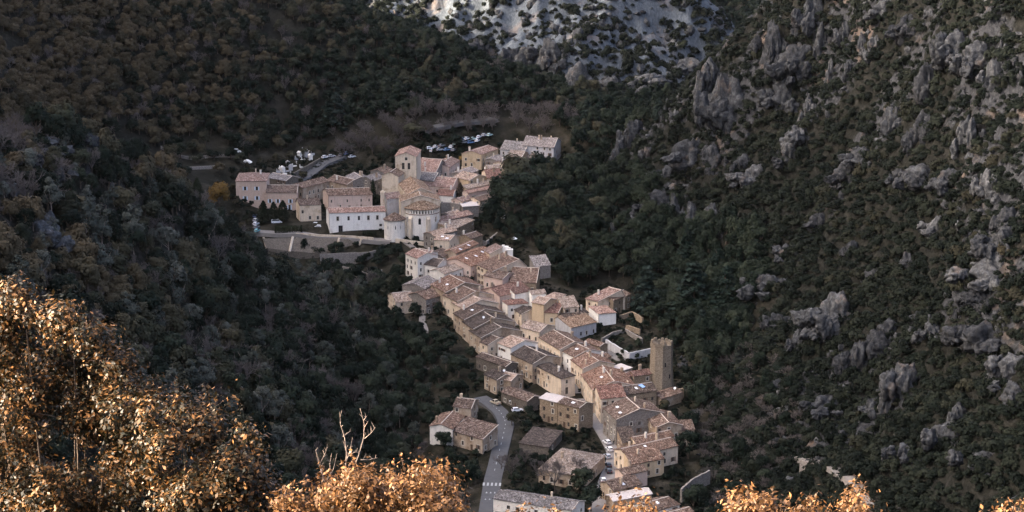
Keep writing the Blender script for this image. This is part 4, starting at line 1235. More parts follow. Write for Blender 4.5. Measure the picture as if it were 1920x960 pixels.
for k, (x0, y0, x1, y1) in enumerate([(200, 320, 330, 322), (230, 300, 420, 318), (300, 285, 440, 300)]):
    w0, w1 = hit(x0, y0, 840), hit(x1, y1, 840)
    if w0 and w1:
        mb = MB(); o = w0.copy(); n_ = 14; vs = []; fs = []
        for i in range(n_ + 1):
            f = i / n_; x = w0.x + (w1.x - w0.x) * f; y = w0.y + (w1.y - w0.y) * f + 3 * math.sin(f * 6 + k)
            z = float(gz(x, y))
            vs += [(x - o.x, y - o.y - .5, z - o.z - 3), (x - o.x, y - o.y - .3, z - o.z + 1.4), (x - o.x, y - o.y + .4, z - o.z + 1.4), (x - o.x, y - o.y + .5, z - o.z - 3)]
        for i in range(n_):
            for q in range(3): fs.append((i * 4 + q, i * 4 + 4 + q, i * 4 + 5 + q, i * 4 + 1 + q))
        mb.add(vs, fs)
        tag(link('terrace_wall', mb.mesh('terrace_wall', M['grey']), None, o), ['lowest old terrace wall behind the wooded spur', 'second old terrace wall behind the wooded spur', 'third old terrace wall, ending by the parked white van', 'highest old terrace wall under the wooded hill'][k], 'wall', 'old terrace walls', 'thing')

# terrace bank under the convent: battered stone face divided by ribs
def terrace_bank():
    top = [at(492, 447), at(548, 446), at(600, 447), at(640, 447), at(678, 449)]
    bot = [at(500, 465, -3.5), at(545, 471, -4.5), at(598, 475, -5.0), at(640, 470, -4.5), at(690, 463, -3.5)]
    o = top[0].copy()
    root = empty('terrace_bank', o)
    tag(root, 'brown sloping terrace bank under the convent divided by pale stone ribs', 'terrace')
    vs, fs = [], []
    rs = random.Random(2)
    n = 24
    for i in range(n + 1):
        f = i / n * (len(top) - 1); k = min(int(f), len(top) - 2); f -= k
        a = top[k].lerp(top[k + 1], f) - o; b = bot[k].lerp(bot[k + 1], f) - o
        for j in range(6):
            p = a.lerp(b, j / 5)
            vs.append((p.x, p.y, p.z + rs.uniform(-.12, .12)))
        vs.append((b.x, b.y, b.z - 4))
    for i in range(n):
        for j in range(6):
            q = i * 7 + j
            fs.append((q, q + 1, q + 8, q + 7))
    link('bank_face', mesh('bank_face', vs, fs, M['dark']), root)
    for k, (t, b) in enumerate([((494, 445), (500, 466)), ((549, 444), (543, 472)), ((636, 446), (630, 471)), ((678, 448), (672, 467))]):
        a, c = at(*t, .3) - o, at(*b, -4.2) - o
        m = MB(); m.tube([a, a.lerp(c, .5), c], .55, 4)
        link('rib', m.mesh('rib', M['ashlar']), root)
terrace_bank()
bs = at(456, 402, 0)
m = MB(); m.prism([(-6.5, -3), (6.5, -4), (6.8, 5), (-6.5, 6)], -13, 0.0); m.prism([(-6.8, -3.3), (6.8, -4.3), (7.1, 5.2), (-6.8, 6.2)], 0, .35)
for k in range(3): m.box(-5 + k * 4.2, -4.2 + k * 4.2, -5.0, -3.2, -13, -2 - k)
tag(link('bastion', m.mesh('bastion', M['stone']), None, bs), 'stone bastion carrying the pink mansion above the trees', 'wall')

def m_road(name, c):
    m, nt, b = new_mat(name, 0.85, 0.25)
    wc = world_co(nt)
    f = noise(nt, wc, 0.5, 5, 0.65); g = noise(nt, wc, 6.0, 3, 0.6)
    col = mixc(nt, 0.35, ramp(nt, f, [(0.3, hue(c, .72)), (0.7, hue(c, 1.2))]), ramp(nt, g, [(0.3, hue(c, .7)), (0.7, hue(c, 1.3))]))
    nt.links.new(col, b.inputs['Base Color'])
    return m
M['asphalt'] = m_road('asphalt', (0.078, 0.076, 0.076))
M['paving'] = m_road('street_paving', (0.22, 0.20, 0.185))
M['gravel'] = m_road('pale_gravel', (0.19, 0.17, 0.15))
M['rowgrass'] = m_road('dry_grass', (0.085, 0.085, 0.042))

def drape(name, pts, width, mat, lift=0.12, kind='structure', lab=None, samples=10, dz=0.0):
    P = []
    for i in range(len(pts) - 1):
        for k in range(samples):
            f = k / samples
            P.append((pts[i][0] + (pts[i + 1][0] - pts[i][0]) * f, pts[i][1] + (pts[i + 1][1] - pts[i][1]) * f))
    P.append(pts[-1])
    W = [(hit(*p) or at(*p)) if dz is None else at(p[0], p[1], dz) for p in P]
    xs = np.array([[w.x, w.y] for w in W])
    for _ in range(12):
        xs[1:-1] = (xs[:-2] + 2 * xs[1:-1] + xs[2:]) / 4
    vs, fs = [], []
    nc = 5
    for i in range(len(xs)):
        d = xs[min(i + 1, len(xs) - 1)] - xs[max(i - 1, 0)]; d /= np.hypot(*d) + 1e-9
        n = np.array([d[1], -d[0]])
        wd = width if not isinstance(width, (list, tuple)) else width[0] + (width[1] - width[0]) * i / (len(xs) - 1)
        zs = [float(gz(*(xs[i] + n * wd * s))) for s in (-.5, 0, .5)]
        z = max(zs[1], 0.5 * (zs[1] + max(zs)))
        for c in range(nc):
            q = xs[i] + n * wd * (c / (nc - 1) - .5)
            vs.append((q[0], q[1], z + lift + 0.04 * (1 - abs(c - 2) / 2)))
        for c in (0, nc - 1):
            q = xs[i] + n * wd * (c / (nc - 1) - .5) * 1.12
            vs.append((q[0], q[1], z + lift - 1.6))
    k = nc + 2
    for i in range(len(xs) - 1):
        b_ = i * k
        for c in range(nc - 1):
            fs.append((b_ + c, b_ + k + c, b_ + k + c + 1, b_ + c + 1))
        fs.append((b_ + nc, b_ + k + nc, b_ + k, b_)); fs.append((b_ + nc - 1, b_ + k + nc - 1, b_ + k + nc + 1, b_ + nc + 1))
    ob = tag(link(name, mesh(name, vs, fs, M[mat])), lab, None, None, kind)
    return ob, xs, lambda i, off: (xs[i] + np.array([(xs[min(i + 1, len(xs) - 1)] - xs[max(i - 1, 0)])[1], -(xs[min(i + 1, len(xs) - 1)] - xs[max(i - 1, 0)])[0]]) / (np.hypot(*(xs[min(i + 1, len(xs) - 1)] - xs[max(i - 1, 0)])) + 1e-9) * off)

road_o, road_x, road_pt = drape('road', [(912, 985), (917, 940), (924, 900), (934, 860), (944, 820), (950, 795), (938, 772), (920, 756), (900, 745)], 5.6, 'asphalt', .35)
street_o, street_x, _ = drape('street', [(1118, 990), (1132, 940), (1140, 905), (1152, 872), (1155, 850), (1135, 815), (1112, 780), (1090, 745)], (7.5, 4.2), 'paving', .25)
drape('street', [(1083, 735), (1060, 700), (1030, 680), (1000, 650), (975, 615), (950, 590), (925, 560), (905, 530), (888, 505)], 3.4, 'paving', .25)
drape('road', [(536, 345), (560, 332), (585, 318), (604, 307), (640, 296)], 7.0, 'asphalt', .3)
drape('forecourt', [(478, 432), (520, 436), (560, 437), (610, 441), (670, 444), (735, 449)], 6.5, 'gravel', .2)
drape('car_park', [(790, 288), (830, 282), (870, 272), (925, 262)], 9.0, 'asphalt', .3)
drape('path', [(740, 448), (762, 452), (775, 462)], 2.5, 'gravel', .3)
drape('path', [(1132, 648), (1150, 662), (1165, 676)], 4.5, 'gravel', .3)
drape('path', [(796, 575), (790, 592), (800, 608), (785, 622)], 2.5, 'gravel', .3)
drape('track', [(1490, 866), (1530, 872), (1570, 890), (1610, 925), (1640, 960)], 4.0, 'gravel', .3, dz=None)

# pale road climbing the most distant hill
dp_ = [hit(x_, y_, 1450, 2290) for x_, y_ in [(1395, -14), (1410, 0), (1424, 9), (1436, 14), (1450, 19), (1462, 24)]]
if all(p_ is not None for p_ in dp_):
    vs, fs = [], []
    for i_, p_ in enumerate(dp_):
        for o_ in (-3.2, 3.2):
            vs.append((p_.x, p_.y + o_, float(gz(p_.x, p_.y + o_)) + .9))
        for o_ in (3.6, -3.6):
            vs.append((p_.x, p_.y + o_, float(gz(p_.x, p_.y)) - 3))
    for i_ in range(len(dp_) - 1):
        for q_ in range(4):
            fs.append((i_ * 4 + q_, i_ * 4 + 4 + q_, i_ * 4 + 4 + (q_ + 1) % 4, i_ * 4 + (q_ + 1) % 4))
    tag(link('road', mesh('road', vs, fs, M['white'])), None, None, None, 'structure')

M['road_paint'] = m_road('worn_road_paint', (0.36, 0.36, 0.35))
# road markings
def marking(name, P, zoff, mat='white_paint'):
    vs = [(p[0], p[1], float(zoff)) for p in P]
    return mesh(name, vs, [tuple(range(len(vs)))], M[mat])
def road_z(x, y):
    i = int(np.argmin(np.hypot(road_x[:, 0] - x, road_x[:, 1] - y)))
    me = road_o.data
    return me.vertices[i * 7 + 2].co.z
mk = 0
for i in range(24, len(road_x) - 14, 3):
    a, b = road_pt(i, -0.25), road_pt(i + 1, -0.25); a2, b2 = road_pt(i, -0.05), road_pt(i + 1, -0.05)
    o = link('centre_line', mesh('centre_line', [(a[0], a[1], road_z(*a) + .05), (a2[0], a2[1], road_z(*a2) + .05), (b2[0], b2[1], road_z(*b2) + .05), (b[0], b[1], road_z(*b) + .05)], [(0, 1, 2, 3)], M['road_paint']), road_o)
for k in range(5):
    for row, (i0, L_) in enumerate([(17, 2.4), (14, 1.3), (11, 1.3)]):
        off = 2.6 - k * 1.3
        if row and k > 3: continue
        a = road_pt(i0, off - .32); b = road_pt(i0, off + .32)
        d = road_x[i0 + 1] - road_x[i0]; d = d / np.hypot(*d)
        if row == 0:
            q = [a, b, b + d * L_, a + d * L_]
        else:
            q = [a, b, (a + b) / 2 + d * L_]
        link('zebra_stripe' if row == 0 else 'yield_triangle', mesh('road_mark', [(p[0], p[1], road_z(*p) + .06) for p in q], [tuple(range(len(q)))], M['road_paint']), road_o)

# ------------------------------------------------------------------ cars
def car_meshes(kind):
    """nose towards +x"""
    L, W, Hh = {'hatch': (4.0, 1.72, 1.48), 'van': (4.9, 1.9, 2.0), 'pickup': (4.8, 1.8, 1.7)}[kind]
    if kind == 'hatch':
        low = [(-1.98, .35), (-2.0, .75), (-1.9, .92), (1.0, .92), (1.75, .78), (1.98, .62), (2.0, .35)]
        cab = [(-1.88, .9), (-1.55, 1.38), (-1.1, 1.48), (.1, 1.46), (.95, .9)]
    elif kind == 'van':
        low = [(-2.42, .4), (-2.45, 1.05), (-2.4, 1.15), (1.5, 1.15), (2.2, .98), (2.42, .7), (2.45, .4)]
        cab = [(-2.38, 1.13), (-2.3, 1.85), (-2.0, 2.0), (.9, 1.98), (1.6, 1.13)]
    else:
        low = [(-2.38, .45), (-2.4, .95), (-2.3, 1.0), (1.2, 1.0), (2.0, .92), (2.35, .72), (2.4, .45)]
        cab = [(-.55, .98), (-.5, 1.6), (-.3, 1.7), (.6, 1.68), (1.2, .98)]
    def loft(poly, w, inset, n=2):
        m = MB(); k = len(poly)
        zmax = max(p[1] for p in poly); zmin = min(p[1] for p in poly)
        secs = []
        for sgn, f in ((-1, 1.0), (-1, .0), (1, .0), (1, 1.0)):
            secs.append([(p[0] * (1 - .03 * f), sgn * (w / 2 - (0.07 * (1 - f)) - inset * (p[1] - zmin) / (zmax - zmin + 1e-6)) if f else sgn * (w / 2 - .09 - inset * (p[1] - zmin) / (zmax - zmin + 1e-6)), p[1]) for p in poly])
        a = [(p[0] * .985, -(w / 2 - inset * (p[1] - zmin) / (zmax - zmin + 1e-6)), p[1]) for p in poly]
        b = [(p[0] * .985, (w / 2 - inset * (p[1] - zmin) / (zmax - zmin + 1e-6)), p[1]) for p in poly]
        a2 = [(p[0], -(w / 2 - .12 - inset * (p[1] - zmin) / (zmax - zmin + 1e-6)), p[1] + (.02 if p[1] == zmax else 0)) for p in poly]
        b2 = [(p[0], (w / 2 - .12 - inset * (p[1] - zmin) / (zmax - zmin + 1e-6)), p[1] + (.02 if p[1] == zmax else 0)) for p in poly]
        vs = a + a2 + b2 + b
        fs = [tuple(range(k)), tuple(range(4 * k - 1, 3 * k - 1, -1))]
        for s in range(3):
            for i in range(k):
                fs.append((s * k + i, (s + 1) * k + i, (s + 1) * k + (i + 1) % k, s * k + (i + 1) % k))
        m.add(vs, fs)
        return m
    body = loft(low, W, .03)
    cb = loft(cab, W - .06, .22)
    body.add(cb.v, cb.f)
    if kind == 'pickup':
        body.box(-2.3, -.6, -.8, -.72, 1.0, 1.25); body.box(-2.3, -.6, .72, .8, 1.0, 1.25); body.box(-2.38, -2.3, -.8, .8, 1.0, 1.25)
    gl = MB()
    zt = max(p[1] for p in cab); zb = min(p[1] for p in cab)
    # side glass, windscreen and rear glass set 2 cm proud of the cabin
    hw = (W - .06) / 2
    x0, x1 = cab[0][0], cab[-1][0]; t0, t1 = cab[1][0], cab[-2][0]
    for s in (-1, 1):
        yb, yt = s * (hw + .02 - .22 * .12), s * (hw + .02 - .22 * .86)
        q = [(x0 + .25, yb, zb + .09), (x1 - .3, yb, zb + .09), (t1 + .02, yt, zt - .09), (t0 + .18, yt, zt - .09)]
        gl.add(q + [(p[0], p[1] - s * .02, p[2]) for p in q], [(0, 1, 2, 3), (7, 6, 5, 4), (0, 4, 5, 1), (1, 5, 6, 2), (2, 6, 7, 3), (3, 7, 4, 0)])
    for xa, xb in ((x1, t1), (x0, t0)):
        e = .03 if xa > 0 else -.03
        q = [(xa + e - (xa - xb) * .12, -hw * .82, zb + .07), (xa + e - (xa - xb) * .12, hw * .82, zb + .07), (xb + e + (xa - xb) * .1, hw * .7, zt - .1), (xb + e + (xa - xb) * .1, -hw * .7, zt - .1)]
        gl.add(q + [(p[0] - e, p[1], p[2] - .01) for p in q], [(0, 1, 2, 3), (7, 6, 5, 4), (0, 4, 5, 1), (1, 5, 6, 2), (2, 6, 7, 3), (3, 7, 4, 0)])
    ty = MB()
    ang = [2 * math.pi * k / 14 for k in range(14)]
    def wheel(r0, w0, mbx):
        vs = [(r0 * math.cos(t), -w0 / 2, r0 * math.sin(t)) for t in ang] + [(r0 * math.cos(t), w0 / 2, r0 * math.sin(t)) for t in ang]
        mbx.add(vs, [tuple(range(14)), tuple(range(27, 13, -1))] + [(k, 14 + k, 14 + (k + 1) % 14, (k + 1) % 14) for k in range(14)])
    wheel(.32, .2, ty)
    rm = MB(); wheel(.19, .23, rm)
    li = MB(); li.box(-.04, .04, -.17, .17, -.07, .07)
    return dict(body=body.mesh('car_body', None), glass=gl.mesh('car_glass', M['pane']), tyre=ty.mesh('tyre', M['rubber']), rim=rm.mesh('rim', M['metal']), light=li.mesh('headlight', M['skylight']), rear=li.mesh('rear_light', M['lamp_red']), L=L, W=W)
M['rubber'] = m_plain('rubber', (0.02, 0.02, 0.02), .8, .2)
M['lamp_red'] = m_plain('rear_lamp', (0.4, 0.02, 0.02), .3, .5)
CARS = {k: car_meshes(k) for k in ('hatch', 'van', 'pickup')}
CARPAINT = {'white': (0.8, 0.8, 0.8), 'silver': (0.45, 0.46, 0.48), 'dark': (0.03, 0.032, 0.036), 'blue': (0.10, 0.20, 0.36), 'tan': (0.45, 0.38, 0.28), 'teal': (0.12, 0.36, 0.38), 'grey': (0.2, 0.21, 0.22), 'palegreen': (0.5, 0.66, 0.62)}
PAINT = {}
for k, c in CARPAINT.items():
    PAINT[k] = m_plain('paint_' + k, c, .3, .5)
def car(label, px, py, ang, paint, kind='hatch', group='parked cars', parts=True, h0=None, y0=400.0):
    p = (hit(px, py, y0) or at(px, py)) if h0 is None else at(px, py, h0)
    z = p.z + .3
    o = empty({'hatch': 'parked_car', 'van': 'parked_van', 'pickup': 'parked_pickup'}[kind], (p.x, p.y, z), R(ang))
    tag(o, label, {'hatch': 'car', 'van': 'van', 'pickup': 'pickup'}[kind], group)
    C = CARS[kind]
    b = link('body', C['body'], o)
    if len(C['body'].materials) == 0: C['body'].materials.append(None)
    b.material_slots[0].link = 'OBJECT'; b.material_slots[0].material = PAINT[paint]
    link('windows', C['glass'], o)
    for sx in (-1, 1):
        for sy in (-1, 1):
            t = link('wheel', C['tyre'], o, (sx * C['L'] * .31, sy * (C['W'] / 2 - .1), .32))
            if parts: link('rim', C['rim'], t)
        link('headlight', C['light'], o, (C['L'] / 2 - .05, sx * .58, .68 if kind == 'hatch' else .85))
        link('rear_light', C['rear'], o, (-C['L'] / 2 + .0, sx * .62, .8 if kind == 'hatch' else .95))
    return o
car('white hatchback parked alone on the dark ground beside the road bend', 970, 775, 15, 'white')
car('tan pickup at the top of the bend beside the lamp post', 929, 762, 125, 'tan', 'pickup')
car('white car farthest up the street, next to the walking figure', 1138, 834, 112, 'white', group='cars in the street')
car('bright white car between the farthest car and the silver one in the street', 1142.5, 849, 105, 'white', group='cars in the street')
car('silver car third down the line in the street', 1139, 862, 105, 'silver', group='cars in the street')
car('upper of the two black cars in the street', 1140.5, 877, 100, 'dark', group='cars in the street')
car('lower of the two black cars in the street', 1141.5, 890, 98, 'dark', group='cars in the street')
car('white and blue car lowest in the street under the dark trees', 1131, 905, 95, 'white', group='cars in the street')
car('upper of the two white cars parked by the cream wall of the convent yard', 589, 424, 172, 'white', h0=0.1)
car('lower of the two white cars parked by the cream wall of the convent yard', 595, 429, 172, 'white', h0=0.1)
car('blue car at the back of the mansion terrace row', 480, 409, 60, 'blue', group='cars on the mansion terrace', h0=.2)
car('second car of the mansion terrace row, pale silver', 481, 416, 60, 'silver', group='cars on the mansion terrace', h0=.2)
car('middle white car of the mansion terrace row', 480, 423, 70, 'white', group='cars on the mansion terrace', h0=.2)
car('fourth car of the mansion terrace row, light grey', 481, 429, 70, 'grey', group='cars on the mansion terrace', h0=.2)
car('turquoise car nearest the front of the mansion terrace', 482, 436, 75, 'teal', group='cars on the mansion terrace', h0=.2)
car('white van with dark windows beside the clipped cypress cones', 519, 420, 8, 'white', 'van', h0=.2)
car('white van parked on the hillside track above the mansion', 443, 289, 10, 'white', 'van')

k_ = 0
for (px, py) in [(806, 283), (817, 281), (828, 279), (838, 285), (846, 280), (854, 276), (812, 289), (824, 287), (850, 287), (866, 268), (876, 266), (887, 264), (898, 262), (908, 260), (870, 274), (882, 272), (895, 269), (918, 259), (610, 299), (622, 297), (640, 295), (650, 293), (660, 298)]:
    car('parked car in the upper lot under the bare plane trees', px, py, 30 + (k_ * 37) % 50, ['white', 'silver', 'grey', 'blue', 'white', 'palegreen'][k_ % 6], group='cars in the upper car park', parts=False, y0=960)
    k_ += 1

# ------------------------------------------------------------------ people in the street
def person(label, px, py, face, top, legs, stride):
    p = at(px, py, 0.0); p.z = float(gz(p.x, p.y)) + .3
    bm = bmesh.new()
    J = [(0, 0, .92), (0, 0, 1.15), (0, 0, 1.38), (0, .02, 1.52), (0, .03, 1.66),
         (.1, 0, .88), (.12, stride * .6 + .02, .5), (.12, stride * .2, .08), (.12, stride * .2 + .14, .04),
         (-.1, 0, .88), (-.12, -stride * .1 + .04, .5), (-.12, -stride, .1), (-.12, -stride + .13, .04),
         (.19, 0, 1.38), (.25, -.06 * stride * 3, 1.1), (.24, .1, .86), (.235, .13, .78),
         (-.19, 0, 1.38), (-.25, .04, 1.1), (-.24, .12, .87), (-.235, .15, .79)]
    E = [(0, 1), (1, 2), (2, 3), (3, 4), (0, 5), (5, 6), (6, 7), (7, 8), (0, 9), (9, 10), (10, 11), (11, 12), (2, 13), (13, 14), (14, 15), (15, 16), (2, 17), (17, 18), (18, 19), (19, 20)]
    Rr = [.15, .14, .16, .06, .10, .10, .075, .05, .045, .10, .075, .05, .045, .075, .055, .042, .04, .075, .055, .042, .04]
    me = bpy.data.meshes.new('person_frame')
    me.from_pydata(J, E, [])
    ob = bpy.data.objects.new('person_frame', me); COL.objects.link(ob)
    sk = ob.modifiers.new('skin', 'SKIN')
    for i, r0 in enumerate(Rr):
        ob.data.skin_vertices[0].data[i].radius = (r0, r0 * .8)
    ob.data.skin_vertices[0].data[0].use_root = True
    ob.modifiers.new('sub', 'SUBSURF').levels = 1
    dg = bpy.context.evaluated_depsgraph_get()
    em = bpy.data.meshes.new_from_object(ob.evaluated_get(dg))
    bpy.data.objects.remove(ob); bpy.data.meshes.remove(me)
    em.materials.clear()
    for mm in (legs, top, 'skin', 'rubber'): em.materials.append(M[mm])
    for poly in em.polygons:
        z = poly.center.z; x = abs(poly.center.x)
        poly.material_index = 2 if z > 1.47 or (z < .86 and x > .2) else 3 if z < .1 else 1 if z > .9 else 0
        poly.use_smooth = True
    o = link('person', em, None, p, (0, 0, R(face)))
    hm = MB(); hm.lathe([(.105, 0), (.115, .06), (.1, .13), (.06, .17), (.005, .18)], 10)
    link('hair', hm.mesh('hair', M['rubber'], True), o, (0, 0.0, 1.63))
    tag(o, label, 'person', 'people walking in the street')
M['skin'] = m_plain('skin', (0.45, 0.28, 0.2), .6, .3)
M['cloth_dark'] = m_plain('dark_cloth', (0.03, 0.03, 0.04), .9, .1)
M['cloth_blue'] = m_plain('blue_cloth', (0.05, 0.07, 0.12), .9, .1)
M['cloth_red'] = m_plain('dull_red_cloth', (0.16, 0.06, 0.05), .9, .1)
person('lone person in dark clothes walking by the farthest white car', 1143.7, 832, 200, 'cloth_blue', 'cloth_dark', .25)
person('person in a dark coat nearest the parked cars in the walking pair', 1150.5, 835.5, 20, 'cloth_dark', 'cloth_dark', .22)
person('person in a dull red top on the wall side of the walking pair', 1153.5, 834, 20, 'cloth_red', 'cloth_dark', .2)

# ------------------------------------------------------------------ small things
def lamp_post(px, py, label):
    p = at(px, py, 0); p.z = float(gz(p.x, p.y)) + .2
    o = empty('street_lamp', p); tag(o, label, 'street lamp')
    m = MB(); m.tube([(0, 0, -1), (0, 0, .4), (0, 0, 3.6)], [.12, .09, .05], 8); link('pole', m.mesh('pole', M['rubber']), o)
    m = MB(); m.lathe([(.08, 3.6), (.24, 3.75), (.3, 4.2), (.0, 4.2)], 6); link('lantern', m.mesh('lantern', M['skylight']), o)
    m = MB(); m.lathe([(.34, 4.2), (.2, 4.42), (.05, 4.55), (.0, 4.6)], 6); link('cap', m.mesh('cap', M['rubber']), o)
lamp_post(956, 772, 'black street lamp between the pickup and the white hatchback')
def parasol():
    p = at(964, 455, 1.5); p.z = float(gz(p.x, p.y))
    o = empty('garden_parasol', p); tag(o, 'white garden parasol standing among shrubs above the roofs', 'parasol')
    m = MB(); m.tube([(0, 0, -.5), (0, 0, 3.2)], .06, 6); link('pole', m.mesh('pole', M['wood']), o)
    m = MB(); m.lathe([(1.5, 2.5), (1.48, 2.58), (.8, 2.95), (.0, 3.3)], 8); m.lathe([(1.5, 2.5), (.8, 2.85), (0, 3.2)], 8); link('canopy', m.mesh('canopy', M['white_paint']), o)
parasol()
for k, (px, py) in enumerate([(936, 411), (941, 410.5), (946, 411)]):
    p = hit(px, py) or at(px, py); p.z = float(gz(p.x, p.y))
    m = MB(); m.box(-.4, .4, -.4, .4, 0, 1.2); m.box(-.48, .48, -.48, .48, 1.2, 1.35); m.box(-.35, .35, -.45, -.4, .1, .16)
    tag(link('beehive', m.mesh('beehive', M['white_paint']), None, p), 'white beehive box at the wood edge, ' + ['nearest the roofs', 'middle of three', 'farthest from the roofs'][k], 'beehive', 'white hive boxes at the wood edge')
for k, (px, py, w, d) in enumerate([(931, 466, 3.4, 2.4), (944, 463, 4.2, 2.6), (955, 468, 3.0, 2.0)]):
    p = at(px, py, 4.5)
    m = MB(); m.prism([(-w / 2, -d / 2), (w / 2, -d / 2 - .2), (w / 2 - .3, d / 2), (-w / 2, d / 2)], -5, 0); m.prism([(-w / 2 - .1, -d / 2 - .1), (w / 2 + .1, -d / 2 - .3), (w / 2, d / 2 + .1), (-w / 2 - .1, d / 2 + .1)], 0, .2); m.box(-.6, .5, -.5, .4, .2, .9)
    tag(link('roof_terrace', m.mesh('roof_terrace', M['white_clean']), None, p), ['small white roof terrace beside the parapet walls', 'large white roof terrace under the parasol', 'white roof terrace nearest the shuttered house'][k], 'terrace', 'white roof terraces')
# blue tarpaulin on the dark roof
for r_ in [o for o in bpy.data.objects if o.get('label', '').startswith('long house with a dark roof carrying')]:
    rf_ = [c for c in r_.children if c.name.startswith('roof')][0]
    m = MB()
    n_ = 5
    vs = [((i / n_ - .5) * 1.8, (j / n_ - .5) * 2.2, .06 * math.sin(i * 2.1 + j)) for j in range(n_ + 1) for i in range(n_ + 1)]
    m.add(vs, [(j * 6 + i, j * 6 + i + 1, j * 6 + i + 7, j * 6 + i + 6) for j in range(n_) for i in range(n_)])
    vz = max((v.co for v in rf_.data.vertices), key=lambda c: -abs(c.x - 1.5) - abs(c.y + 1.6))
    link('tarpaulin', m.mesh('tarpaulin', M['blue_tarp']), rf_, (vz.x, vz.y, vz.z + .25), (R(15), 0, .3))
# cemetery tombs beside the rising road
def tomb(px, py, k):
    p = at(px, py, 0); p.z = float(gz(p.x, p.y))
    o = MB()
    if k % 3 == 0:
        o.box(-1.0, 1.0, -.5, .5, -1, .7); o.box(-1.1, 1.1, -.6, .6, .7, .85); o.box(-.8, -.62, -.12, .12, .85, 2.0); o.box(-1.0, -.42, -.1, .1, 1.5, 1.65)
    elif k % 3 == 1:
        o.box(-.9, .9, -.9, .9, -1, 2.2); o.prism([(-1.05, -1.05), (1.05, -1.05), (1.05, 1.05), (-1.05, 1.05)], 2.2, 2.4); o.add([(-1, -1, 2.4), (1, -1, 2.4), (1, 1, 2.4), (-1, 1, 2.4), (0, -1, 3.1), (0, 1, 3.1)], [(0, 1, 4), (2, 3, 5), (1, 2, 5, 4), (3, 0, 4, 5)])
    else:
        o.box(-1.1, 1.1, -.45, .45, -1, .45); o.box(-1.15, -.95, -.5, .5, .45, 1.5)
    tag(link('tomb', o.mesh('tomb', M['white_clean' if k % 2 else 'bluegrey']), None, p, (0, 0, .3 + .2 * (k % 4))), 'pale stone tomb in the cemetery beside the asphalt road', 'tomb', 'cemetery tombs')
for k, (px, py) in enumerate([(522, 324), (530, 321), (538, 319), (534, 326), (545, 316), (552, 311), (556, 303), (562, 300), (560, 308), (568, 304), (574, 299), (578, 293), (570, 293), (582, 302), (548, 322), (526, 317), (540, 312), (566, 312), (586, 296)]):
    tomb(px, py, k)
sh = at(463, 327, 0); 
m = MB(); m.box(-2.2, 2.2, -1.8, 1.8, -3, 3.2); m.box(-2.5, 2.5, -2.1, 2.1, 3.2, 3.5); m.add([(-2.4, -2, 3.5), (2.4, -2, 3.5), (2.4, 2, 3.5), (-2.4, 2, 3.5), (0, -2, 4.9), (0, 2, 4.9)], [(0, 1, 4), (2, 3, 5), (1, 2, 5, 4), (3, 0, 4, 5)])
for s in (-1, 1): m.box(s * 1.1 - .45, s * 1.1 + .45, -1.95, -1.8, .4, 2.4)
sh.z += 2.5
tag(link('tomb_chapel', m.mesh('tomb_chapel', M['white_clean']), None, sh), 'small white gabled chapel behind the roof of the pink mansion', 'chapel')
sl_ = hit(1273, 668, 820) or at(1273, 664, 12)
sl_.z += 1.0
m = MB(); m.prism([(-2.6, -2), (2.4, -2.4), (2.8, 1.6), (-2.2, 2)], -4, 0); m.prism([(-2.8, -2.2), (2.6, -2.6), (3.0, 1.8), (-2.4, 2.2)], 0, .3)
tag(link('stone_platform', m.mesh('stone_platform', M['grey']), None, sl_), 'pale flat stone platform sticking out behind the watch tower', 'platform')

# ------------------------------------------------------------------ plants
def leaf_quads(C, Nrm, size, rs, asp=1.0, bend=0.25):
    """one bent leaf-clump face per centre"""
    n = len(C)
    Nrm = Nrm / (np.linalg.norm(Nrm, axis=1, keepdims=True) + 1e-9)
    r = rs.normal(size=(n, 3))
    U = np.cross(Nrm, r); U /= (np.linalg.norm(U, axis=1, keepdims=True) + 1e-9)
    Vv = np.cross(Nrm, U)
    s = (size * rs.uniform(.6, 1.4, n))[:, None]
    a = C - U * s * .5; b = C + U * s * .5
    c = C + Vv * s * asp * .5 + Nrm * s * bend * rs.uniform(-1, 1, n)[:, None]
    d = C - Vv * s * asp * .5 - Nrm * s * bend * rs.uniform(-1, 1, n)[:, None]
    V = np.stack([a, d, b, c], 1).reshape(-1, 3)
    F = np.arange(4 * n).reshape(-1, 4)
    return V, F

def rand_dirs(rs, n):
    v = rs.normal(size=(n, 3))
    return v / np.linalg.norm(v, axis=1, keepdims=True)

def merge(parts):
    V, F, o = [], [], 0
    for v, f in parts:
        V.append(v); F.append(f + o); o += len(v)
    return np.concatenate(V), np.concatenate(F)

_ico = None
def ico(sub):
    bm = bmesh.new(); bmesh.ops.create_icosphere(bm, subdivisions=sub, radius=1.0)
    v = np.array([p.co[:] for p in bm.verts]); f = np.array([[p.index for p in q.verts] for q in bm.faces]); bm.free()
    return v, f

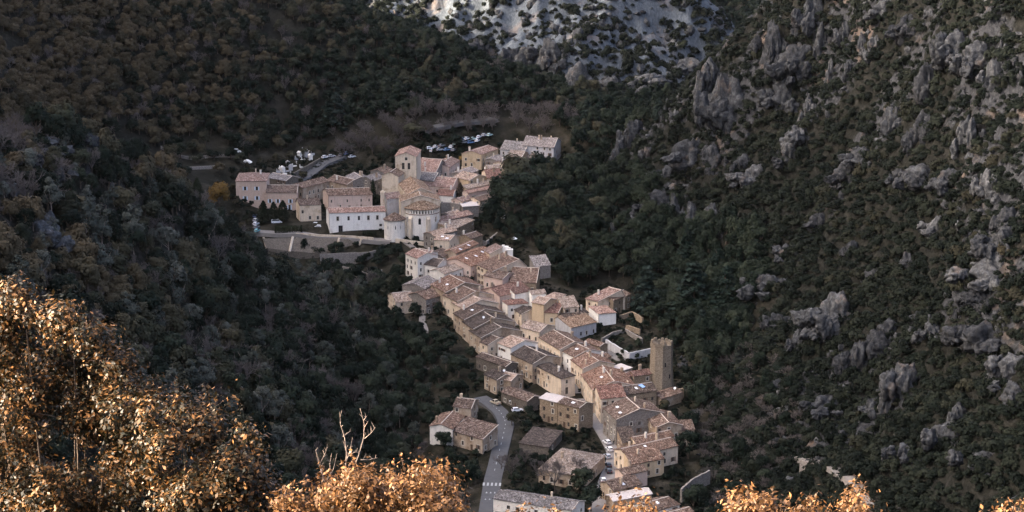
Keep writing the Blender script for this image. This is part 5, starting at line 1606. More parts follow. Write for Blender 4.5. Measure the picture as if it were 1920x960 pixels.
def crown_lobed(seed, nl=16, per=95, w=1.0, h=0.95, z0=0.95, lobe=.42, size=.13):
    """crown of unit radius made of leafy lobes with a darker broken core"""
    rs = np.random.default_rng(seed)
    C, Nn = [], []
    for i in range(nl):
        d = rand_dirs(rs, 1)[0]; d[2] = abs(d[2]) * 1.0 - .25
        c = np.array([d[0] * w, d[1] * w, z0 + d[2] * h]) * np.array([.72, .72, 1]) * rs.uniform(.75, 1.05)
        r0 = lobe * rs.uniform(.6, 1.25)
        dd = rand_dirs(rs, per)
        dd[:, 2] = np.where(dd[:, 2] < -.45, -dd[:, 2], dd[:, 2])
        C.append(c + dd * r0 * rs.uniform(.55, 1.08, per)[:, None] * np.array([1, 1, .85])); Nn.append(dd + np.array([0, 0, .35]) + (c - np.array([0, 0, z0])) * .5 + rs.normal(size=(per, 3)) * .28)
    C = np.concatenate(C); Nn = np.concatenate(Nn)
    V, F = leaf_quads(C, Nn, size, rs, 1.0)
    return V, F

def crown_conifer(seed, tiers=15, per=95, size=.11, width=.30):
    """cone of drooping branch sprays, unit height"""
    rs = np.random.default_rng(seed)
    C, Nn = [], []
    for i in range(tiers):
        z = .1 + .88 * i / tiers
        rmax = width * (1 - i / tiers) ** .8 + .02
        nb = max(4, int(9 * (1 - i / tiers)) + 3)
        for k in range(nb):
            t = rs.uniform(0, 2 * math.pi); L = rmax * rs.uniform(.65, 1.15)
            m = max(5, int(per / nb * (1 - .5 * i / tiers)))
            f = rs.uniform(.15, 1, m) ** .7
            C.append(np.stack([np.cos(t) * L * f + rs.normal(size=m) * .018, np.sin(t) * L * f + rs.normal(size=m) * .018, z - .10 * L * f / width * .6 + rs.normal(size=m) * .012], 1))
            Nn.append(np.stack([np.cos(t) * np.ones(m) * .4, np.sin(t) * np.ones(m) * .4, np.ones(m)], 1) + rs.normal(size=(m, 3)) * .7)
    C = np.concatenate(C); Nn = np.concatenate(Nn)
    return leaf_quads(C, Nn, size * .5, rs, 1.0)

def crown_column(seed, n=1300, rad=.11, size=.035, flat=.3, point=.8):
    """cypress: dense narrow flame, unit height"""
    rs = np.random.default_rng(seed)
    z = rs.uniform(0.03, 1, n)
    prof = np.minimum(1, z / .15) ** .5 * (1 - np.clip((z - flat) / (1 - flat), 0, 1) ** (1.6)) ** point
    t = rs.uniform(0, 2 * math.pi, n)
    lump = 1 + .18 * np.sin(5 * t + z * 17) + .1 * np.sin(9 * t - z * 31)
    r = rad * prof * lump * rs.uniform(.8, 1.08, n) + .004
    C = np.stack([r * np.cos(t), r * np.sin(t), z], 1)
    Nn = np.stack([np.cos(t), np.sin(t), .35 * np.ones(n)], 1) + rs.normal(size=(n, 3)) * .3
    return leaf_quads(C, Nn, size, rs, 1.5)

def twigs(seed, n=520, spread=.55, zlow=.25):
    """bare branching crown, unit height; thin three-sided slivers"""
    rs = np.random.default_rng(seed)
    V, F = [], []
    def sliver(a, b, r):
        d = b - a; u = np.cross(d, [0, 0, 1.0]); L = np.linalg.norm(u)
        u = np.array([1, 0, 0]) if L < 1e-6 else u / L
        w = np.cross(d, u); w /= np.linalg.norm(w) + 1e-9
        o = len(V)
        for k in range(3):
            t = 2 * math.pi * k / 3
            V.append(a + (u * math.cos(t) + w * math.sin(t)) * r)
        for k in range(3):
            t = 2 * math.pi * k / 3
            V.append(b + (u * math.cos(t) + w * math.sin(t)) * r * .5)
        for k in range(3):
            F.append((o + k, o + (k + 1) % 3, o + 3 + (k + 1) % 3, o + 3 + k))
    def grow(p, d, L, r, lev):
        q = p + d * L
        sliver(p, q, r)
        if lev == 0: return
        for k in range(3 if lev > 1 else 4):
            nd = d + rs.normal(size=3) * .52; nd[2] += .16
            nd /= np.linalg.norm(nd)
            grow(p + d * L * rs.uniform(.45, 1.0), nd, L * rs.uniform(.55, .85), max(r * .6, .0045), lev - 1)
    for k in range(5):
        t = 2 * math.pi * k / 5 + rs.uniform(-.4, .4)
        d = np.array([math.cos(t) * spread, math.sin(t) * spread, .9]); d /= np.linalg.norm(d)
        grow(np.array([0, 0, zlow]), d, .28 * rs.uniform(.8, 1.15), .016, 4)
    return np.array(V), np.array(F)

def trunk_mesh(name, h, r, mat, seed, limbs=4):
    rs = random.Random(seed)
    m = MB()
    pts = [(0, 0, -.25 * h), (0, 0, 0), (rs.uniform(-.03, .03) * h, rs.uniform(-.03, .03) * h, .5 * h), (rs.uniform(-.05, .05) * h, rs.uniform(-.05, .05) * h, h)]
    m.tube(pts, [r * 1.3, r, r * .75, r * .3], 6)
    for k in range(limbs):
        t = rs.uniform(0, 6.28); z = h * rs.uniform(.45, .8)
        m.tube([(0, 0, z), (math.cos(t) * h * .22, math.sin(t) * h * .22, z + h * .2), (math.cos(t) * h * .38, math.sin(t) * h * .38, z + h * .5)], [r * .45, r * .3, r * .12], 5)
    return m.mesh(name, M[mat])

# kinds: list of variants (crown mesh, trunk mesh)
KIND = {}
def make_kind(key, crowns, cmat, tk):
    KIND[key] = []
    for i, (v, f) in enumerate(crowns):
        KIND[key].append((mesh(key + '_crown', v, f, M[cmat]), tk(i)))
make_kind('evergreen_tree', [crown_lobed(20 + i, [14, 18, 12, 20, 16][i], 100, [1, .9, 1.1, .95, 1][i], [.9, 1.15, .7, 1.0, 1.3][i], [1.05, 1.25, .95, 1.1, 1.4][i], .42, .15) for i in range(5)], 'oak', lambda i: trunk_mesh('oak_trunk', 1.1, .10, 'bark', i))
make_kind('pine_tree', [crown_lobed(40 + i, [11, 13, 10][i], 120, .8, [1.0, 1.2, .9][i], [1.9, 2.1, 1.7][i], .40, .12) for i in range(3)], 'pine', lambda i: trunk_mesh('pine_trunk', 2.0, .06, 'bark_pale', 10 + i, 3))
make_kind('conifer_tree', [crown_conifer(60 + i, [15, 17, 13][i], 260, .11, [.30, .26, .34][i]) for i in range(3)], 'cedar', lambda i: trunk_mesh('conifer_trunk', .92, .022, 'bark', 20 + i, 0))
make_kind('cypress_tree', [crown_column(70 + i, 1200, [.11, .13][i], .035) for i in range(2)], 'cypress', lambda i: trunk_mesh('cypress_trunk', .6, .018, 'bark', 30 + i, 0))
make_kind('bare_tree', [twigs(80 + i, spread=[.6, .45, .8][i]) for i in range(3)], 'twig', lambda i: trunk_mesh('bare_trunk', .42, .022, 'bark', 40 + i, 0))
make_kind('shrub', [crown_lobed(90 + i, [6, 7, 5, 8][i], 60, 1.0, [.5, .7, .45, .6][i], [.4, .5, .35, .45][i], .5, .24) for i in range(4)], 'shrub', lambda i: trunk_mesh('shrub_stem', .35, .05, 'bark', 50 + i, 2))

def rock(seed, sub=4, tall=1.0):
    """limestone crag: cut by random joint planes, fissured"""
    rs = np.random.default_rng(seed)
    v, f = ico(sub)
    n = rand_dirs(rs, 15); n[:, 2] *= .55; n /= np.linalg.norm(n, axis=1, keepdims=True)
    d = rs.uniform(.55, 1.0, 15)
    dots = v @ n.T
    r0 = np.where(dots > .05, d[None, :] / np.maximum(dots, .05), 9).min(1)
    r0 = np.minimum(r0, 1.15)
    p = v * r0[:, None]
    th = np.arctan2(v[:, 1], v[:, 0])
    fis = np.abs(vnoise(th * 2.6 + 40, p[:, 2] * 1.1 + 7, seed) - .5) * 2
    n3 = vnoise(p[:, 0] * 4 + 9, p[:, 2] * 4 + 3, seed + 1) + vnoise(p[:, 1] * 4 + 5, p[:, 2] * 4, seed + 2) - 1
    n4 = vnoise(p[:, 0] * 10 + 9, p[:, 2] * 8 + 3, seed + 3) + vnoise(p[:, 1] * 10 + 5, p[:, 0] * 10, seed + 4) - 1
    p = p * (1 - .42 * (1 - fis[:, None]) ** 3 + .2 * n3[:, None] + .11 * n4[:, None])
    p[:, 2] *= tall
    return p, f
def m_rock():
    m, nt, b = new_mat('limestone', 0.95, 0.1)
    oi = nt.nodes.new('ShaderNodeObjectInfo')
    wc = world_co(nt)
    n1 = noise(nt, wc, .55, 5, .7); n2 = noise(nt, world_co(nt, (1.3, 1.3, .22)), 1.0, 4, .65); n3 = noise(nt, wc, .12, 3, .6)
    c = ramp(nt, n1, [(.28, (.009, .010, .011)), (.5, (.032, .034, .037)), (.75, (.10, .104, .11))])
    c = mixc(nt, ramp(nt, n2, [(.5, 0.0), (.72, .75)]), c, (.075, .073, .07))
    c = mixc(nt, ramp(nt, n3, [(.62, 0.0), (.8, .3)]), c, (.28, .19, .125))
    c = mixc(nt, 1.0, c, ramp(nt, oi.outputs['Random'], [(0, (.65, .65, .66)), (.6, (1, 1, 1)), (1, (1.6, 1.56, 1.5))]), 'MULTIPLY')
    nt.links.new(c, b.inputs['Base Color'])
    bump(nt, b, n1, .9, .5)
    return m
M['rock'] = m_rock()
KIND['boulder'] = [(mesh('boulder_rock', *rock(300 + i, 3, [.7, 1.0, .5, 1.3][i]), M['rock']), None) for i in range(4)]
def crag_shape(i):
    """a main block with buttresses and fallen shoulders grown together"""
    rs = np.random.default_rng(900 + i)
    parts = []
    t_ = [1.0, 1.3, .8, 1.6, 1.1, .7][i]
    v, f = rock(320 + i, 4, t_); parts.append((v * .8, f))
    for k in range(9):
        v, f = rock(340 + i * 7 + k, 4, t_ * rs.uniform(.6, 1.2))
        s_ = rs.uniform(.22, .5); a_ = rs.uniform(0, 6.28); q_ = rs.uniform(.5, 1.15)
        parts.append((v * s_ + np.array([math.cos(a_) * q_, math.sin(a_) * q_, t_ * rs.uniform(-.55, .25)]), f))
    return merge(parts)
CRAG = [mesh('crag', *crag_shape(i), M['rock']) for i in range(6)]
def crag(k, px, py, w, h, label, group, deep=.8):
    p = hit(px, py + h * .35)
    if p is None: return
    s = (p - cam.location).length / FPX
    W, Hh = w * s * .84, h * s * 1.0
    me_ = CRAG[k % 6]
    zs = [1.0, 1.3, .8, 1.6, 1.1, .7][k % 6] * .9
    o = link('limestone_crag', me_, None, (p.x, p.y + W * .3, p.z + Hh * .08), (0, 0, k * 1.7))
    o.scale = (W, W * deep, Hh / zs)
    tag(o, label, 'rock', group)
EAST = [(1335, 150, 46, 52), (1350, 190, 60, 55), (1450, 92, 46, 62), (1524, 26, 46, 52), (1541, 78, 18, 46), (1500, 122, 60, 44), (1472, 180, 50, 42), (1520, 206, 26, 42), (1556, 142, 11, 40), (1505, 256, 52, 36), (1160, 296, 30, 42), (1190, 256, 40, 40), (1250, 206, 14, 28), (1268, 216, 18, 24),
        (1300, 292, 64, 36), (1335, 290, 40, 40), (1238, 382, 60, 32), (1266, 402, 28, 42), (1190, 424, 46, 26), (1330, 402, 36, 50), (1344, 440, 30, 30), (1442, 532, 62, 36), (1400, 545, 30, 24), (1572, 592, 70, 52), (1545, 610, 40, 30), (1656, 650, 62, 58), (1612, 682, 50, 44), (1702, 716, 56, 64), (1668, 625, 50, 30), (1680, 232, 50, 40),
        (1730, 242, 40, 44), (1816, 242, 34, 54), (1866, 150, 30, 42), (1876, 92, 13, 40), (1842, 108, 60, 36), (1742, 160, 46, 50), (1800, 100, 56, 50), (1640, 82, 30, 38), (1700, 60, 44, 30), (1858, 342, 38, 40), (1892, 422, 50, 32), (1884, 462, 60, 38), (1864, 508, 76, 40), (1838, 562, 46, 30), (1850, 642, 84, 36),
        (1902, 694, 56, 40), (1802, 572, 28, 24), (1702, 492, 28, 24), (1802, 780, 38, 32), (1778, 812, 60, 36), (1902, 742, 50, 26), (1552, 762, 60, 28), (1735, 330, 60, 26), (1590, 330, 40, 26), (1620, 300, 46, 26), (1690, 330, 30, 22), (1780, 345, 46, 30), (1595, 130, 22, 24), (1660, 20, 50, 26), (1590, 60, 30, 30), (1760, 420, 36, 22), (1480, 470, 40, 24), (1540, 420, 36, 22), (1640, 520, 36, 22), (1750, 620, 40, 24), (1640, 770, 46, 24), (1700, 850, 46, 24), (1840, 860, 50, 26), (1500, 640, 40, 26), (1460, 600, 36, 22), (1600, 470, 30, 20), (1420, 330, 50, 26), (1480, 300, 40, 26), (1400, 300, 30, 24), (1255, 330, 44, 24), (1215, 290, 20, 24)]
_cnt = {}
crag(0, 1366, 205, 92, 86, 'big pale limestone cliff block below the eastern skyline', None, .6)
for k, (px_, py_, w_, h_) in enumerate(EAST):
    crag(k + 1, px_, py_, w_, h_, 'grey limestone crag on the scrubby eastern slope', 'crags of the eastern slope')
for k, (px_, py_, w_, h_) in enumerate([(70, 272, 60, 24), (150, 268, 34, 34), (30, 302, 50, 40), (165, 332, 20, 30), (211, 368, 12, 34), (130, 384, 44, 30), (76, 432, 66, 40), (100, 330, 40, 24), (20, 360, 40, 30)]):
    crag(k + 2, px_, py_, w_, h_, 'grey limestone crag on the crest of the wooded spur', 'crags of the wooded spur')
for k, (px_, py_, w_, h_, lab_) in enumerate([(1032, 112, 60, 44, 'rust stained cliff above the end of the wooded hill'), (955, 112, 50, 36, 'bluish cliff left of the rust stained one'), (1090, 158, 56, 56, 'pillar of pale cliff at the foot of the far mountain'), (990, 118, 40, 40, 'pale streaked cliff between the bluish and the rust stained ones'), (1150, 165, 50, 30, 'low pale cliff right of the pillar'), (1225, 150, 60, 26, 'pale rock band in the middle of the far mountain foot'), (1290, 130, 50, 24, 'pale rock band near the eastern skyline'), (905, 85, 46, 26, 'pale rock over the crest of the wooded hill')]):
    crag(k + 3, px_, py_, w_, h_, lab_, 'cliffs of the far mountain')
def plant(kind, x, y, sc, label, group, var=None, rz=None, parts=True, z=None, name=None, cmat=None):
    k = _cnt.get(kind, 0); _cnt[kind] = k + 1
    vs = KIND[kind]
    v = vs[(k if var is None else var) % len(vs)]
    zz = float(gz(x, y)) if z is None else z
    rz = random.uniform(0, 6.28) if rz is None else rz
    if not isinstance(sc, (tuple, list)): sc = (sc, sc, sc)
    if parts:
        o = empty(name or kind, (x, y, zz), rz); o.scale = sc
        c = link('crown', v[0], o); link('trunk', v[1], o)
        if cmat:
            c.material_slots[0].link = 'OBJECT'; c.material_slots[0].material = M[cmat]
    else:
        o = link(name or kind, v[0], None, (x, y, zz), (0, 0, rz)); o.scale = sc
        if cmat:
            o.material_slots[0].link = 'OBJECT'; o.material_slots[0].material = M[cmat]
    tag(o, label, kind.replace('_', ' ') if kind != 'shrub' else 'shrub', group)
    return o
def plant_px(kind, px, py, sc, label, group=None, **kw):
    y0 = kw.pop('y0', None)
    p = hit(px, py, y0) if y0 else at(px, py, 0) if not kw.pop('hill', False) else (hit(px, py) or at(px, py))
    return plant(kind, p.x, p.y, sc, label, group, **kw)

# --- single trees that can be picked out
P = plant_px
P('cypress_tree', 700, 388, (11, 11, 12.0), 'tall dark cypress rising in front of the cloister range', z=at(700, 388).z + 1.0)
P('cypress_tree', 863, 380, (16, 16, 10.0), 'rust brown cypress column among the upper roofs', cmat='rust')
for k, (px, hgt, w) in enumerate([(494.5, 10.3, 19), (513.5, 9.2, 18), (531, 9.6, 19)]):
    P('cypress_tree', px, 419, (w, w, hgt), ['leftmost of the three clipped cypress cones before the mansion', 'middle of the three clipped cypress cones before the mansion', 'clipped cypress cone nearest the convent'][k], 'clipped cypress cones', var=1)
P('conifer_tree', 336, 392, (24, 24, 22), 'big dark cedar standing behind the wooded spur', y0=880)
P('cypress_tree', 371, 392, (22, 22, 14), 'dark pointed cypress beside the big cedar near the mansion', y0=880)
P('cypress_tree', 291, 340, (24, 24, 9), 'small dark cypress on the old terraces', y0=880)
P('evergreen_tree', 268, 342, 3.2, 'round dark tree next to the small cypress on the old terraces', y0=880)
P('evergreen_tree', 412, 398, (5.6, 5.6, 6.5), 'golden leaved tree against the left side of the pink mansion', cmat='autumn', y0=880)
P('cypress_tree', 740, 548, (30, 30, 15), 'tall cypress of the pair left of the white houses', z=5)
P('cypress_tree', 757, 545, (26, 26, 13), 'shorter cypress of the pair left of the white houses', z=6)
P('cypress_tree', 655, 512, (26, 26, 8), 'small cypress in the gardens under the terrace', z=8)
P('evergreen_tree', 788, 290, (7.2, 7.2, 4.4), 'broad round evergreen directly behind the bell tower', var=2)
P('evergreen_tree', 855, 293, (4.2, 4.2, 3.6), 'dark round tree beside the upper car park', var=0)
for k, (px, py, s, lab) in enumerate([(968, 376, 10, 'tallest evergreen of the dark clump beside the upper houses'), (946, 402, 8, 'evergreen of the dark clump touching the dark red roof'), (992, 390, 9, 'evergreen on the hill side of the dark clump by the upper houses'),
                                  (925, 432, 6.8, 'evergreen at the lower corner of the dark clump above the stone wall'), (965, 428, 7.5, 'evergreen in front of the dark clump above the parasol'), (1008, 356, 7, 'evergreen standing behind the dark clump below the grey farm')]):
    P('evergreen_tree', px, py, s, lab, 'dark clump by the upper houses', var=k)
P('conifer_tree', 1211, 583, (22, 22, 21), 'large dark cedar beside the farmhouse', var=0)
for k, (px, py, s, lab) in enumerate([(1300, 600, 24, 'conifer standing uphill of the large cedar'), (1362, 585, 19, 'bluish conifer higher on the slope right of the cedar'), (1290, 510, 18, 'conifer in the dark wood straight above the cedar'), (1345, 520, 12, 'slim conifer in the dark wood below the grey rocks'), (1315, 640, 13, 'conifer at the wood edge right of the watch tower'), (1100, 235, 14, 'conifer at the head of the valley before the pale cliff'), (1125, 225, 12, 'second conifer at the head of the valley'), (1175, 235, 13, 'third conifer at the head of the valley'), (1235, 225, 11, 'conifer close to the eastern ridge at the head of the valley'), (628, 235, 20, 'large conifer on the lower wooded hill behind the cemetery')]):
    P('conifer_tree', px, py, (s * 1.2, s * 1.2, s), lab, hill=True)
P('conifer_tree', 1385, 690, (10, 10, 9), 'pale bluish small conifer on the eastern slope', hill=True, cmat='pine')
for k, (px, py, s, lab) in enumerate([(838, 655, 5.0, 'round dark tree against the dark roofed house with arched windows'), (775, 622, 5.5, 'round tree below the small tan cottage'), (806, 628, 3.8, 'smaller round tree between the path and the dark roofs'), (745, 640, 5.0, 'round tree under the small tan cottage, towards the ravine'), (860, 700, 4.2, 'dark tree left of the mossy outbuilding'),
                                  (700, 500, 3.6, 'dark tree in the terraced gardens near the cypress pair'), (590, 495, 4.2, 'dark tree below the terrace bank'), (1150, 600, 2.6, 'dark bushy tree by the white annexe of the farmhouse'), (800, 480, 1.5, 'small bush at the foot of the tall white houses'), (1090, 925, 4.0, 'dark evergreen between the hipped roof and the lowest parked car'), (1108, 960, 4.5, 'dark evergreen at the bottom end of the street'),
                                  (960, 800, 2.6, 'dark bush below the white hatchback'), (1000, 790, 2.2, 'dark bush in front of the concrete roofed house'), (905, 790, 2.4, 'dark tree between the bend house and the road'), (1290, 860, 4.5, 'dark tree at the outer edge of the lower houses'), (1295, 815, 4.5, 'dark tree right of the lower houses'), (1300, 960, 4.2, 'dark tree at the bottom corner of the lower houses')]):
    P('evergreen_tree', px, py, s, lab, 'trees in and around the village')
for k, (px, py, s, lab) in enumerate([(1040, 925, 12.5, 'large bare tree spreading in front of the hipped roof'), (1085, 905, 10, 'bare tree in front of the right half of the hipped roof'), (1015, 905, 9, 'bare tree left of the hipped roof'), (958, 905, 10, 'bare tree beside the road above the crossing'), (985, 880, 8, 'bare tree in the green garden by the road'), (940, 880, 6, 'low bare tree at the road verge')]):
    P('bare_tree', px, py, (s * .95, s * .95, s), lab, 'bare trees in the lower gardens')
# clipped hedge on the mansion forecourt
hb = at(541, 436, 0)
rs_ = np.random.default_rng(4)
Vh = []; n_ = 2600
q_ = rs_.uniform(-1, 1, (n_, 3)); ax = rs_.integers(0, 3, n_); q_[np.arange(n_), ax] = np.sign(q_[np.arange(n_), ax]) * rs_.uniform(.9, 1.02, n_)
Ch = q_ * np.array([6.0, 1.4, 1.35]) + np.array([0, 0, 1.3])
v_, f_ = leaf_quads(Ch, q_ + rs_.normal(size=(n_, 3)) * .4, .32, rs_)
tag(link('hedge', mesh('hedge', v_, f_, M['hedge']), None, (hb.x, hb.y, hb.z + .2), (0, 0, .05)), 'clipped dark hedge in front of the cypress cones', 'hedge')
hb = at(693, 443, 0)
tag(link('hedge', mesh('hedge', v_ * np.array([.5, .9, .8]), f_, M['hedge']), None, (hb.x, hb.y, hb.z), (0, 0, .05)), 'short hedge at the right end of the convent front', 'hedge')
for k, (px, py) in enumerate([(868, 301), (880, 303), (892, 304), (904, 302), (914, 305), (876, 307), (898, 308)]):
    P('shrub', px, py, (2.6, 2.6, 3.2), 'golden brown bush above the upper roofs', 'golden bushes above the upper roofs', cmat='autumn', parts=False)

# --- woods and scrub
def scatter(spacing, xr, yr, seed):
    rs = np.random.default_rng(seed)
    X, Y = np.meshgrid(np.arange(xr[0], xr[1], spacing), np.arange(yr[0], yr[1], spacing))
    X = X.ravel() + rs.uniform(-.48, .48, X.size) * spacing; Y = Y.ravel() + rs.uniform(-.48, .48, Y.size) * spacing
    Z = gz(X, Y)
    px, py = proj(X, Y, Z)
    k = (px > -180) & (px < 2100) & (py > -130) & (py < 1060)
    return X[k], Y[k], Z[k], px[k], py[k], rs

HX = np.array([h_[0] for h_ in HOUSES]); HY = np.array([h_[1] for h_ in HOUSES]); HR = np.array([h_[2] for h_ in HOUSES])
def clear_of_houses(X, Y, r):
    ok = np.ones(len(X), bool)
    for x, y, q in zip(HX, HY, HR):
        ok &= np.hypot(X - x, Y - y) > q * .85 + r
    for xs in (road_x, street_x):
        for p in xs[::2]:
            ok &= np.hypot(X - p[0], Y - p[1]) > 4.5 + r * .6
    return ok

def visible(X, Y, Z, top):
    """is the top of the plant in view past the terrain?"""
    zt = Z + top
    ok = np.ones(len(X), bool)
    for f in np.linspace(.35, .985, 44):
        ok &= gz(X * f, Y * f) < CAM_H + (zt - CAM_H) * f + 1.0
    return ok

INST = {}          # kind -> list of arrays (x,y,z,scale,var,rot) for the uncountable rest
def commit(kind, X, Y, Z, sc, hsc, label, group, limit, stuff_key, parts=True, sink=.12):
    """the plants that show largest become things of their own, the rest a mass"""
    vis = visible(X, Y, Z, sc * 1.3)
    px, py = proj(X, Y, Z)
    inf = (px > 0) & (px < 1920) & (py > -20) & (py < 1000)
    app = sc / Y * (vis & inf)
    order = np.argsort(-app)
    top = [i for i in order[:limit] if app[i] > 0]
    tset = np.zeros(len(X), bool); tset[top] = True
    for i in top:
        plant(kind, X[i], Y[i], (sc[i], sc[i], sc[i] * hsc[i]), label, group, parts=parts, z=Z[i] - sink * sc[i])
    rest = ~tset
    nv = len(KIND[kind])
    INST.setdefault(stuff_key, []).append((kind, np.stack([X[rest], Y[rest], Z[rest] - sink * sc[rest]], 1), np.stack([sc[rest], sc[rest], sc[rest] * hsc[rest]], 1)))

VIL = [(430, 320), (500, 300), (600, 285), (740, 270), (800, 250), (940, 245), (1060, 252), (1060, 300), (960, 330), (940, 360), (935, 400), (905, 440), (960, 445), (1020, 480), (1015, 530), (1070, 545), (1130, 530), (1190, 545), (1215, 590), (1215, 620), (1290, 650), (1290, 740),
       (1300, 800), (1280, 860), (1300, 960), (1300, 1000), (900, 1000), (905, 860), (840, 850), (790, 810), (800, 750), (860, 735), (880, 700), (860, 640), (820, 610), (770, 600), (715, 590), (715, 545), (750, 500), (745, 460), (690, 470), (600, 480), (490, 470), (435, 440)]
# western spur: dense mixed wood
X, Y, Z, px, py, rs = scatter(4.7, (-190, 20), (430, 930), 1)
zone = inpoly(px, py, [(-200, 255), (0, 258), (150, 268), (235, 305), (300, 340), (380, 405), (440, 460), (480, 484), (560, 500), (620, 530), (700, 540), (725, 600), (780, 640), (850, 690), (850, 725), (795, 740), (780, 830), (850, 870), (895, 900), (890, 1080), (-200, 1080)]) & (Y < 900)
zone &= ~inpoly(px, py, VIL)
zone &= clear_of_houses(X, Y, 2.5)
X, Y, Z, px, py = X[zone], Y[zone], Z[zone], px[zone], py[zone]
kd = rs.uniform(0, 1, len(X)) + .25 * (fbm(X, Y, 45, 3, 5) - .5)
sc = (2.5 + 2.9 * rs.uniform(0, 1, len(X)) ** 1.5) * (1.0 - .35 * np.clip((px - 640) / 200, 0, 1))
rocky = inpoly(px, py, [(-50, 255), (180, 255), (230, 300), (260, 420), (160, 480), (-50, 500)]) & (rs.uniform(0, 1, len(X)) < .45)
sc = np.where(rocky, sc * .6, sc)
hs = rs.uniform(.85, 1.35, len(X))
a = kd < .68; b = (kd >= .68) & (kd < .84); c = kd >= .84
commit('evergreen_tree', X[a], Y[a], Z[a], sc[a], hs[a], 'evergreen oak in the dense wood on the spur below the mansion', 'oaks of the wooded spur', 150, 'wood')
commit('pine_tree', X[b], Y[b], Z[b], sc[b] * .9, hs[b] * .95, 'grey green pine with a pale trunk in the wood below the mansion', 'pines of the wooded spur', 120, 'wood')
commit('bare_tree', X[c], Y[c], Z[c], sc[c] * 2.4, hs[c], 'leafless grey tree in the wood below the mansion', 'bare trees of the wooded spur', 110, 'wood')
# wooded hill behind
X, Y, Z, px, py, rs = scatter(4.4, (-320, 60), (880, 1260), 2)
hillz = inpoly(px, py, [(-200, -140), (560, -140), (640, -5), (700, 40), (820, 72), (900, 108), (1000, 142), (1065, 172), (1060, 205), (960, 205), (840, 215), (700, 228), (620, 262), (520, 288), (450, 290), (410, 262), (320, 250), (180, 262), (90, 258), (-200, 250)]) & (Y > 880)
terr = inpoly(px, py, [(170, 262), (330, 252), (450, 255), (470, 300), (430, 345), (330, 380), (200, 330)])
keep = (hillz | (terr & (rs.uniform(0, 1, len(X)) < .22))) & ~inpoly(px, py, VIL)
keep &= ~((fbm(X, Y, 60, 3, 77) > .62) & (rs.uniform(0, 1, len(X)) < .5))
X, Y, Z, px, py = X[keep], Y[keep], Z[keep], px[keep], py[keep]
kd = rs.uniform(0, 1, len(X))
sc = rs.uniform(2.2, 4.0, len(X)); hs = rs.uniform(.85, 1.25, len(X))
a = kd < .9; c = ~a
commit('evergreen_tree', X[a], Y[a], Z[a], sc[a], hs[a], 'evergreen tree in the forest on the hill behind the village', 'forest trees on the far hill', 20, 'forest')
commit('bare_tree', X[c], Y[c], Z[c], sc[c] * 2.2, hs[c], 'leafless tree in the forest on the hill behind the village', 'bare forest trees on the far hill', 30, 'forest')
# plane trees and bare copses behind the church
X, Y, Z, px, py, rs = scatter(7.0, (-120, 60), (1000, 1140), 3)
k = inpoly(px, py, [(600, 290), (690, 240), (760, 205), (850, 210), (940, 210), (1060, 205), (1100, 250), (1000, 250), (930, 250), (850, 255), (760, 285), (680, 305)])
X, Y, Z = X[k], Y[k], Z[k]
sc = rs.uniform(8, 13, len(X))
commit('bare_tree', X, Y, Z, sc, rs.uniform(.8, 1.05, len(X)), 'bare grey plane tree behind the church', 'bare planes behind the church', 90, 'wood')
X, Y, Z, px, py, rs = scatter(7.5, (-20, 110), (1010, 1190), 4)
k = inpoly(px, py, [(1030, 225), (1075, 185), (1150, 195), (1260, 195), (1230, 250), (1150, 290), (1080, 300), (1060, 260)])
X, Y, Z = X[k], Y[k], Z[k]
commit('evergreen_tree', X, Y, Z, rs.uniform(3, 5.5, len(X)), rs.uniform(1, 1.4, len(X)), 'dark tree at the head of the valley below the pale cliff', 'trees at the valley head', 15, 'wood')
# eastern slope: dark wood at its foot, then scrub among rocks
X, Y, Z, px, py, rs = scatter(4.6, (0, 140), (560, 1010), 5)
k = inpoly(px, py, [(1000, 400), (1060, 370), (1120, 400), (1250, 420), (1330, 430), (1420, 440), (1440, 520), (1400, 600), (1420, 640), (1340, 700), (1310, 780), (1300, 700), (1290, 630), (1230, 590), (1190, 535), (1130, 520), (1060, 540), (1025, 500), (1010, 450)])
k &= clear_of_houses(X, Y, 3.0)
k2 = inpoly(px, py, [(1010, 300), (1100, 290), (1150, 300), (1250, 380), (1320, 410), (1050, 400), (990, 400)]) & (rs.uniform(0, 1, len(X)) < .6)
k = k | (k2 & clear_of_houses(X, Y, 4))
commit('evergreen_tree', X[k], Y[k], Z[k], rs.uniform(2.4, 4.8, k.sum()), rs.uniform(.95, 1.4, k.sum()), 'dark evergreen in the wood at the foot of the eastern slope', 'dark wood under the eastern slope', 55, 'wood')
X, Y, Z, px, py, rs = scatter(4.8, (60, 130), (560, 760), 6)
k = inpoly(px, py, [(1310, 700), (1400, 640), (1480, 700), (1500, 800), (1480, 870), (1420, 960), (1320, 1000), (1300, 900), (1310, 800)]) & clear_of_houses(X, Y, 3)
k &= rs.uniform(0, 1, len(X)) < .8
u = rs.uniform(0, 1, k.sum())
X, Y, Z = X[k], Y[k], Z[k]
a = u < .6
commit('bare_tree', X[a], Y[a], Z[a], rs.uniform(4.5, 8, a.sum()), rs.uniform(.7, 1, a.sum()), 'bare grey tree on the flat ground right of the lower houses', 'bare trees right of the lower houses', 60, 'wood')
a = ~a
commit('evergreen_tree', X[a], Y[a], Z[a], rs.uniform(1.8, 3.2, a.sum()), rs.uniform(.9, 1.3, a.sum()), 'small dark tree among the bare trees right of the lower houses', 'dark trees among the bare ones', 15, 'wood')
X, Y, Z, px, py, rs = scatter(2.5, (20, 255), (480, 1030), 7)
dens = fbm(X, Y, 26, 4, 41)
